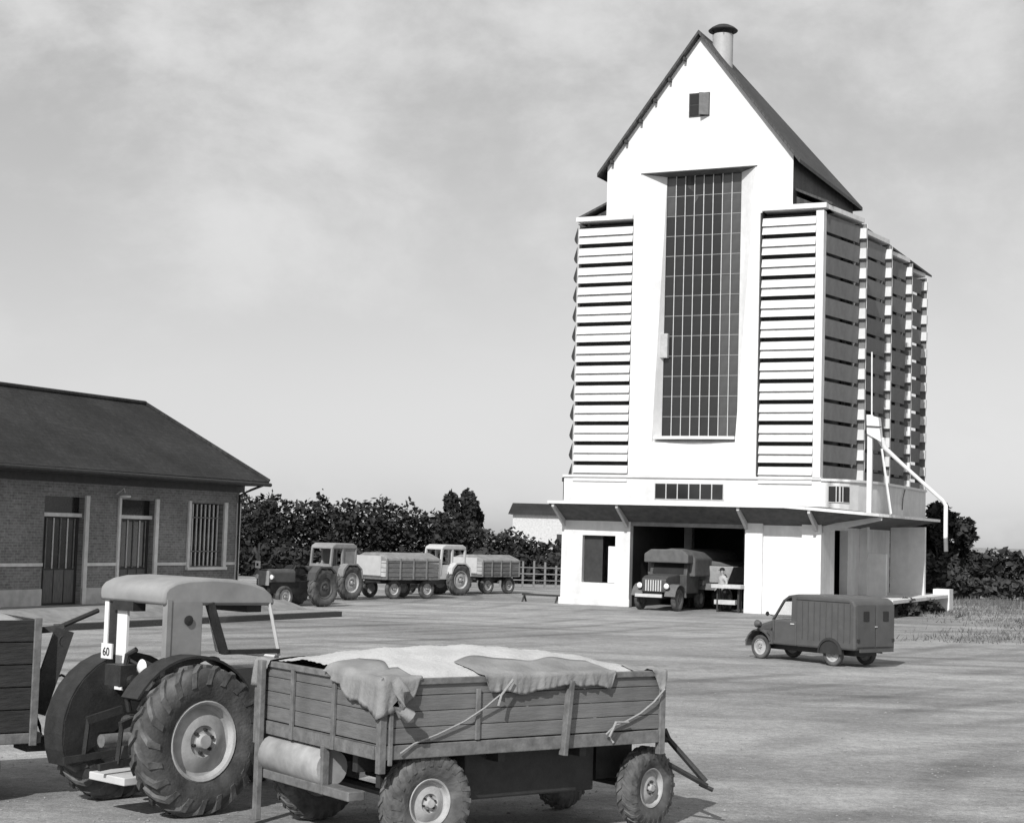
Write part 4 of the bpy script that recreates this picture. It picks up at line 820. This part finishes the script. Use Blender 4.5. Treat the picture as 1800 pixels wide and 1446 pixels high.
# ------------------------------------------------------------------ background tractors and trailers
def bg_tractor(name, label, loc, rz, cabm, bodym, cab=True, plate=False, group=None):
    t = thing(name, label, 'tractor', loc, rz, group)
    for s in (-1, 1): wheel(t, (0, s * .72, .72), .72, .32, .42, s, 16, RUBBER, RIM if cab else TRACT, seg=24)
    for s in (-1, 1): wheel(t, (1.95, s * .6, .4), .4, .18, .27, s, 0, RUBBER, RIM, seg=24)
    b = MB(); b.box(-.3, 1.2, -.22, .22, .5, .95); b.box(-.1, .1, -.6, .6, .6, .82); b.box(1.8, 2.1, -.55, .55, .32, .48); b.box(1.2, 2.3, -.22, .22, .5, .95); b.build('chassis', IRON, t)
    b = MB(); b.prism([(-.3, .9), (-.3, 1.3), (-.2, 1.4), (.2, 1.4), (.3, 1.3), (.3, .9)], 'x', 1.05, 2.4); b.build('bonnet', bodym, t, bevel=.04)
    bx('grille', TRACG if bodym is TRACT else FRAMED, t, 2.4, 2.44, -.26, .26, .8, 1.34, .01)
    for s in (-1, 1):
        b = MB(); b.lathe([(0, 0), (0, .05), (.1, .09), (.12, 0)], (2.32, s * .38, 1.12), (1, 0, 0), 12); b.build('headlight', LAMPG, t, 40)
        b = MB(); b.prism([(-.62, .9), (-.55, 1.3), (-.25, 1.52), (.35, 1.52), (.6, 1.3), (.66, 1.0), (.6, 1.0), (.5, 1.25), (.3, 1.46), (-.22, 1.46), (-.5, 1.25), (-.56, .9)], 'y', min(s * .5, s * .9), max(s * .5, s * .9)); b.build('fender', cabm, t)
    if cab:
        b = MB(); b.prism([(-.5, 2.12), (-.5, 2.26), (-.3, 2.36), (.8, 2.36), (1.0, 2.26), (1.05, 2.12)], 'y', -.62, .62); b.build('cab_roof', cabm if cabm is not CABM else CABL, t, bevel=.05)
        for x, xx in ((-.45, -.45), (.35, .35), (.98, 1.1)):
            for s in (-1, 1): b = MB(); b.bar((xx, s * .56, .95), (x, s * .56, 2.14), .09, .09); b.build('cab_post', cabm, t)
        for s in (-1, 1): bx('cab_side', cabm, t, .35, 1.1, min(s * .54, s * .58), max(s * .54, s * .58), .75, 1.42)
        bx('cab_rear', cabm, t, -.48, -.44, -.55, .55, .95, 1.35); bx('cab_front', cabm, t, 1.08, 1.12, -.55, .55, 1.3, 1.5)
        if cabm is CABM: bx('cab_curtain', cabm, t, -.44, .33, .53, .57, 1.4, 2.14); bx('cab_curtain', cabm, t, -.44, .33, -.57, -.53, 1.4, 2.14)
    else:
        b = MB(); b.box(-.25, .25, -.22, .22, 1.1, 1.2); b.box(-.28, -.2, -.22, .22, 1.2, 1.5); b.build('seat', IRON, t, bevel=.03)
        b = MB(); b.lathe([(0, .17), (.02, .19), (.04, .17), (.02, .15)], (.75, 0, 1.55), (-.5, 0, .86), 16, True); b.tube([(1.0, 0, 1.2), (.75, 0, 1.55)], .02, 6); b.build('steering_wheel', IRON, t, 60)
    if plate:
        p = bx('front_sign', PAPER, t, 2.28, 2.30, -.62, -.36, 1.42, 1.68, .01); bx('sign_mark', INK, p, 2.301, 2.304, -.55, -.44, 1.5, 1.6)
    return t
FACE = math.atan2(-.93, -.36)   # noses turned to the house and the camera
def facing(dx, dy): return math.atan2(dy, dx)
bg_tractor('old_tractor', 'dark open tractor without cab, front of the queue beside the house', (-7.55, 64.0, 0), facing(-.6, -.8), TRACT, TRACT, False, True, 'tractors queuing with grain')
bg_tractor('cab_tractor', 'grey cab tractor with pale roof hitched to the longer grain trailer', (-7.15, 70.6, 0), facing(-.6, -.8), CABM, TRACT, True, False, 'tractors queuing with grain')
bg_tractor('white_cab_tractor', 'white framed cab tractor in the middle of the yard queue', (-2.75, 79.3, 0), facing(-.72, -.69), mat('pale_cab_frame', .5, .6, .08, 5), TRACG, True, False, 'tractors queuing with grain')
def bg_trailer(label, loc, rz, ln, h0, h1, group):
    t = thing('queue_trailer', label, 'trailer', loc, rz, group); w_ = 1.05
    bx('bed_frame', TRIM, t, 0, ln, -w_, w_, h0 - .12, h0)
    n = 4; hh = (h1 - h0) / n; M1 = mat('queue_boards', .15, .85, .3, 3, stretch=(1, 10, 10))
    for i in range(n):
        for s in (-1, 1): bx('plank', M1, t, .03, ln, s * w_ - .02, s * w_ + .02, h0 + i * hh + .01, h0 + (i + 1) * hh - .01)
        bx('plank', PLINTH, t, ln + .002, ln + .042, -w_, w_, h0 + i * hh + .01, h0 + (i + 1) * hh - .01); bx('plank', M1, t, -.02, .02, -w_, w_, h0 + i * hh + .01, h0 + (i + 1) * hh - .01)
    for x in [ln * k / 4 for k in range(5)]:
        for s in (-1, 1): bx('stake', FPOST, t, x - .03, x + .03, s * (w_ + .04) - .02, s * (w_ + .04) + .02, h0 - .1, h1)
    b = MB(); b.prism([(-w_ - .05, h1 - .12), (-w_ - .03, h1 + .02), (-.5, h1 + .22), (.4, h1 + .25), (w_ + .03, h1 + .02), (w_ + .05, h1 - .12)], 'x', -.03, ln + .05); b.build('tarpaulin_cover', CLOTHT, t, bevel=.04)
    bx('front_sheet', mat('white_canvas', .5, .9, .08, 3, .3, 12), t, ln + .05, ln + .08, -w_ * .9, w_ * .7, h0 + .05, h1 + .1)
    bx('chassis', IRON, t, .1, ln - .1, -.5, .5, h0 - .3, h0 - .13)
    for x in (.5, ln - .6):
        for s in (-1, 1): wheel(t, (x, s * .8, .42), .42, .2, .24, s, 0, RUBBER, RIM, seg=24)
    b = MB(); b.tube([(ln, .4, .7), (ln + 1.1, 0, .6)], .04, 6); b.tube([(ln, -.4, .7), (ln + 1.1, 0, .6)], .04, 6); b.build('drawbar', IRON, t)
bg_trailer('long plank trailer with pale cover hitched behind the grey cab tractor', (-3.75, 74.8, 0), facing(-.72, -.69), 3.0, .95, 1.75, 'trailers queuing with grain')
bg_trailer('short staked trailer at the tail of the queue behind the white framed tractor', (-.2, 83.6, 0), facing(-.68, -.73), 2.6, .95, 1.65, 'trailers queuing with grain')

# ------------------------------------------------------------------ vegetation
def leaf_mesh(name, blobs, n, size, seed, trunk=None):
    """n leaf sprays scattered through the shells of several ellipsoid clumps"""
    rg = random.Random(seed); vs = []; fs = []; wts = [r[0] * r[1] * r[2] for _, r in blobs]
    for _ in range(n):
        c, r = rg.choices(blobs, wts)[0]
        d = Vector((rg.gauss(0, 1), rg.gauss(0, 1), rg.gauss(0, 1))).normalized(); k = rg.random() ** .35 * (1 + rg.gauss(0, .06))
        p = Vector((c[0] + d.x * r[0] * k, c[1] + d.y * r[1] * k, c[2] + d.z * r[2] * k))
        a = Vector((rg.gauss(0, 1), rg.gauss(0, 1), rg.gauss(0, .6))).normalized(); bb = a.cross(Vector((rg.gauss(0, 1), rg.gauss(0, 1), rg.gauss(0, 1)))).normalized(); s = size * rg.uniform(.35, 1.65)
        i = len(vs); vs += [p - a * s, p + bb * s * .55, p + a * s, p - bb * s * .55]; fs.append((i, i + 1, i + 2, i + 3))
    me = bpy.data.meshes.new(name); me.from_pydata([tuple(v) for v in vs], [], fs); return me
def clumps(w, d, z0, z1, k, seed, r=(.25, .45)):
    rg = random.Random(seed); o = []
    for _ in range(k):
        a = rg.uniform(0, 6.28); q = rg.random() ** .5; zz = rg.uniform(z0, z1); f = 1 - .55 * max(0, (zz - (z0 + z1) / 2) / max(.1, (z1 - z0) / 2)) ** 2; rr = rg.uniform(*r)
        o.append(((math.cos(a) * w * q * f, math.sin(a) * d * q * f, zz), (rr * w, rr * d, rr * (z1 - z0) * .5 + .2)))
    return o
CROWNS = [leaf_mesh('crown', clumps(1.7, 1.6, 1.2, 4.1, 14, s), 6000, .15, s) for s in (11, 12, 13)]
def trunk_mesh(h):
    b = MB(); b.tube([(0, 0, 0), (.05, .02, h * .3), (-.03, .05, h * .6), (.05, 0, h * .85)], [.16, .13, .09, .04], 7)
    for a in (0.3, 2.2, 4.1, 5.3): b.tube([(0, 0, h * .38), (math.cos(a) * .6, math.sin(a) * .6, h * .58), (math.cos(a) * 1.0, math.sin(a) * 1.0, h * .78)], [.08, .05, .02], 6)
    return b.mesh('trunk', 60)
TRK = trunk_mesh(3.6); TRK.materials.append(BARK)
def tree(name, label, loc, sx, sz, rz, k, m, group=None):
    t = thing(name, label, 'tree', loc, rz, group); t.scale = (sx, sx, sz)
    c = link('crown', CROWNS[k], None, t)
    if not c.data.materials: c.data.materials.append(m)
    link('trunk', TRK, None, t); return t
rg = random.Random(3)
bl = []
for i in range(34):
    x = -20 + i * .74; top = 4.75 - max(0, x + 8) * .13 - (.5 if x > -1.2 else 0); top *= rg.uniform(.84, 1.1)
    for k in range(3):
        zz = top * (.2, .5, .74)[k]; bl.append(((x + rg.uniform(-.5, .5), 104 + rg.uniform(-1.5, 1.5), zz), (1.25 * rg.uniform(.7, 1.1), 1.4, top * .26)))
o = link('tree_belt', leaf_mesh('tree_belt', bl, 30000, .15, 40), LEAF); tag(o, 'dense dark belt of trees closing off the yard behind the queue', 'trees', kind='stuff')
tree('round_tree', 'round topped tree standing higher than the row behind the white cab tractor', (-3.2, 109, 0), .95, 1.22, 1.0, 0, LEAF)
tree('spreading_tree', 'dense dark tree beyond the right edge of the silo', (25.3, 98, 0), 1.15, 1.32, 2.0, 1, LEAF)
def hedge(name, label, p0, p1, h, wd, n, size, m, seed, cat='hedge'):
    p0, p1 = Vector(p0), Vector(p1); rg = random.Random(seed); dv = p1 - p0; ln = dv.length; nb = int(ln / 1.1) + 1; bl = []
    for i in range(nb):
        t_ = (i + rg.uniform(-.3, .3)) / nb * ln; hh = h * rg.uniform(.86, 1.08); bl.append(((t_, rg.uniform(-.2, .2) * wd, hh * .5), (1.1, wd, hh * .5)))
    me = leaf_mesh(name, bl, n, size, seed); o = link(name, me, m); o.location = p0; o.rotation_euler = (0, 0, math.atan2(dv.y, dv.x)); return tag(o, label, cat)
hedge('hedge', 'low dark undergrowth in front of the row of trees by the queue', (-20, 99, 0), (3.6, 100, 0), 1.9, .9, 7000, .2, LEAF, 21, 'undergrowth')
hedge('hedge', 'long clipped field hedge on the skyline at the right edge', (25, 124, 0), (50, 112, 0), 2.72, 1.4, 9000, .24, LEAF, 22)
hedge('hedge', 'lower rough hedge in front of the skyline hedge at right', (22.6, 96, 0), (42, 92, 0), 1.35, 1.2, 7000, .17, LEAF2, 23)
hedge('hedge', 'tall scrub growing against the right rear corner of the silo', (21.5, 92.5, 0), (25.5, 93.5, 0), 2.5, .9, 2600, .17, LEAF2, 24, 'scrub')
# weeds by the dock
def weed(loc, h, seed, label):
    me = leaf_mesh('weed', [((0, 0, h * .5), (h * .7, h * .6, h * .55)), ((h * .5, .1, h * .3), (h * .5, h * .4, h * .35))], 320, .1, seed); o = link('weed', me, LEAF2); o.location = loc; tag(o, label, 'weed')
weed(SP(13.9, 4.2), .75, 31, 'clump of weeds nearest the van under the dock edge')
weed(SP(14.2, 8.0), .6, 32, 'low weed clump in front of the white dock end block')
# rough grass at right
rg = random.Random(9); vs = []; fs = []
def gp(u, v): return Vector((14.6 + u * 22, 46 + v * 48 + u * 4, 0))
for _ in range(60000):
    x = rg.uniform(11, 44); y = rg.uniform(52, 93); edge = 15.2 + .11 * (y - 52) + 2.2 * math.sin(y * .22) + rg.gauss(0, 1.2)
    if x < edge: continue
    dens = .5 + .5 * math.sin(x * .7 + math.sin(y * .4) * 2) * math.sin(y * .33)
    if rg.random() > dens * .75 + .1: continue
    h = rg.uniform(.05, .2) * (1 + .8 * (y > 80)); a = rg.uniform(0, 6.28); dx, dy = math.cos(a) * .022, math.sin(a) * .022; lx, ly = rg.gauss(0, .07), rg.gauss(0, .07); i = len(vs)
    vs += [(x - dx, y - dy, 0), (x + dx, y + dy, 0), (x + lx, y + ly, h)]; fs.append((i, i + 1, i + 2))
me = bpy.data.meshes.new('rough_grass'); me.from_pydata(vs, [], fs); o = link('rough_grass', me, GRASS); tag(o, 'thin rough grass spreading over the right side of the yard', 'grass', kind='stuff')
# pale paling fence at the back of the yard
fn = thing('paling_fence', 'pale post fence at the back of the yard left of the silo', 'fence', (-1.6, 92, 0), R(8))
pf = None
for i in range(9):
    b = MB(); b.box(-.05, .05, -.05, .05, 0, 1.35)
    o = b.build('post', FPOST, fn) if pf is None else same(pf, fn); pf = pf or o; o.location = (i * .62, 0, 0); o.scale = (1, 1, .9 + .25 * random.random())
for z in (.4, .75, 1.1): bx('rail', FPOST, fn, -.1, 5.1, -.065, -.04, z, z + .06)
# tall post by the house
b = MB(); b.tube([(0, 0, 0), (0, 0, 2.3)], .04, 8); o = b.build('slim_post', FPOST); o.location = (-9.9, 66.5, 0); tag(o, 'slim pale post beside the corner of the house', 'post')
# low trestle near the silo
ts = thing('low_trestle', 'low dark trestle lying by the left foot of the silo', 'trestle', SP(-1.6, .6), -A)
b = MB(); b.box(-.6, 1.3, -.05, .05, .28, .36); b.build('beam', IRON, ts)
for x in (-.5, 1.1): b = MB(); b.bar((x, -.2, 0), (x, 0, .3), .06, .06); b.bar((x, .2, 0), (x, 0, .3), .06, .06); b.build('trestle_leg', IRON, ts)
# far barn behind the trees
fb = thing('far_barn', 'pale walled barn with dark roof far behind the trees beside the silo', 'barn', (.35, 150, 0), R(-6))
bx('wall', mat('barn_wall', .55), fb, 0, 11, 0, 7, 0, 4.75)
b = MB(); b.prism([(-.4, 4.68), (3.5, 5.75), (7.4, 4.68)], 'x', -.4, 11.4); b.build('roof', TILE, fb)
bx('door', FRAMED, fb, 4, 6, -.03, 0, 0, 3)

rg = random.Random(17); vs = []; fs = []
for _ in range(5200):
    y = 13.5 + 34 * rg.random() ** 1.7; x = rg.uniform(-.34, .34) * y; r = rg.uniform(.006, .02) * (1 + .3 * (rg.random() > .95)); i = len(vs); a = rg.uniform(0, 6.28)
    vs += [(x + r * rg.uniform(.8, 1.4) * math.cos(a + k * 1.57), y + r * rg.uniform(.8, 1.4) * math.sin(a + k * 1.57), r * .15) for k in range(4)] + [(x, y, r * rg.uniform(.6, 1.0))]
    fs += [(i, i + 1, i + 4), (i + 1, i + 2, i + 4), (i + 2, i + 3, i + 4), (i + 3, i, i + 4)]
me = bpy.data.meshes.new('gravel'); me.from_pydata(vs, [], fs); o = link('gravel', me, mat('loose_stones', .26, .95, .4, 3)); tag(o, 'loose small stones strewn over the yard', 'gravel', kind='stuff')
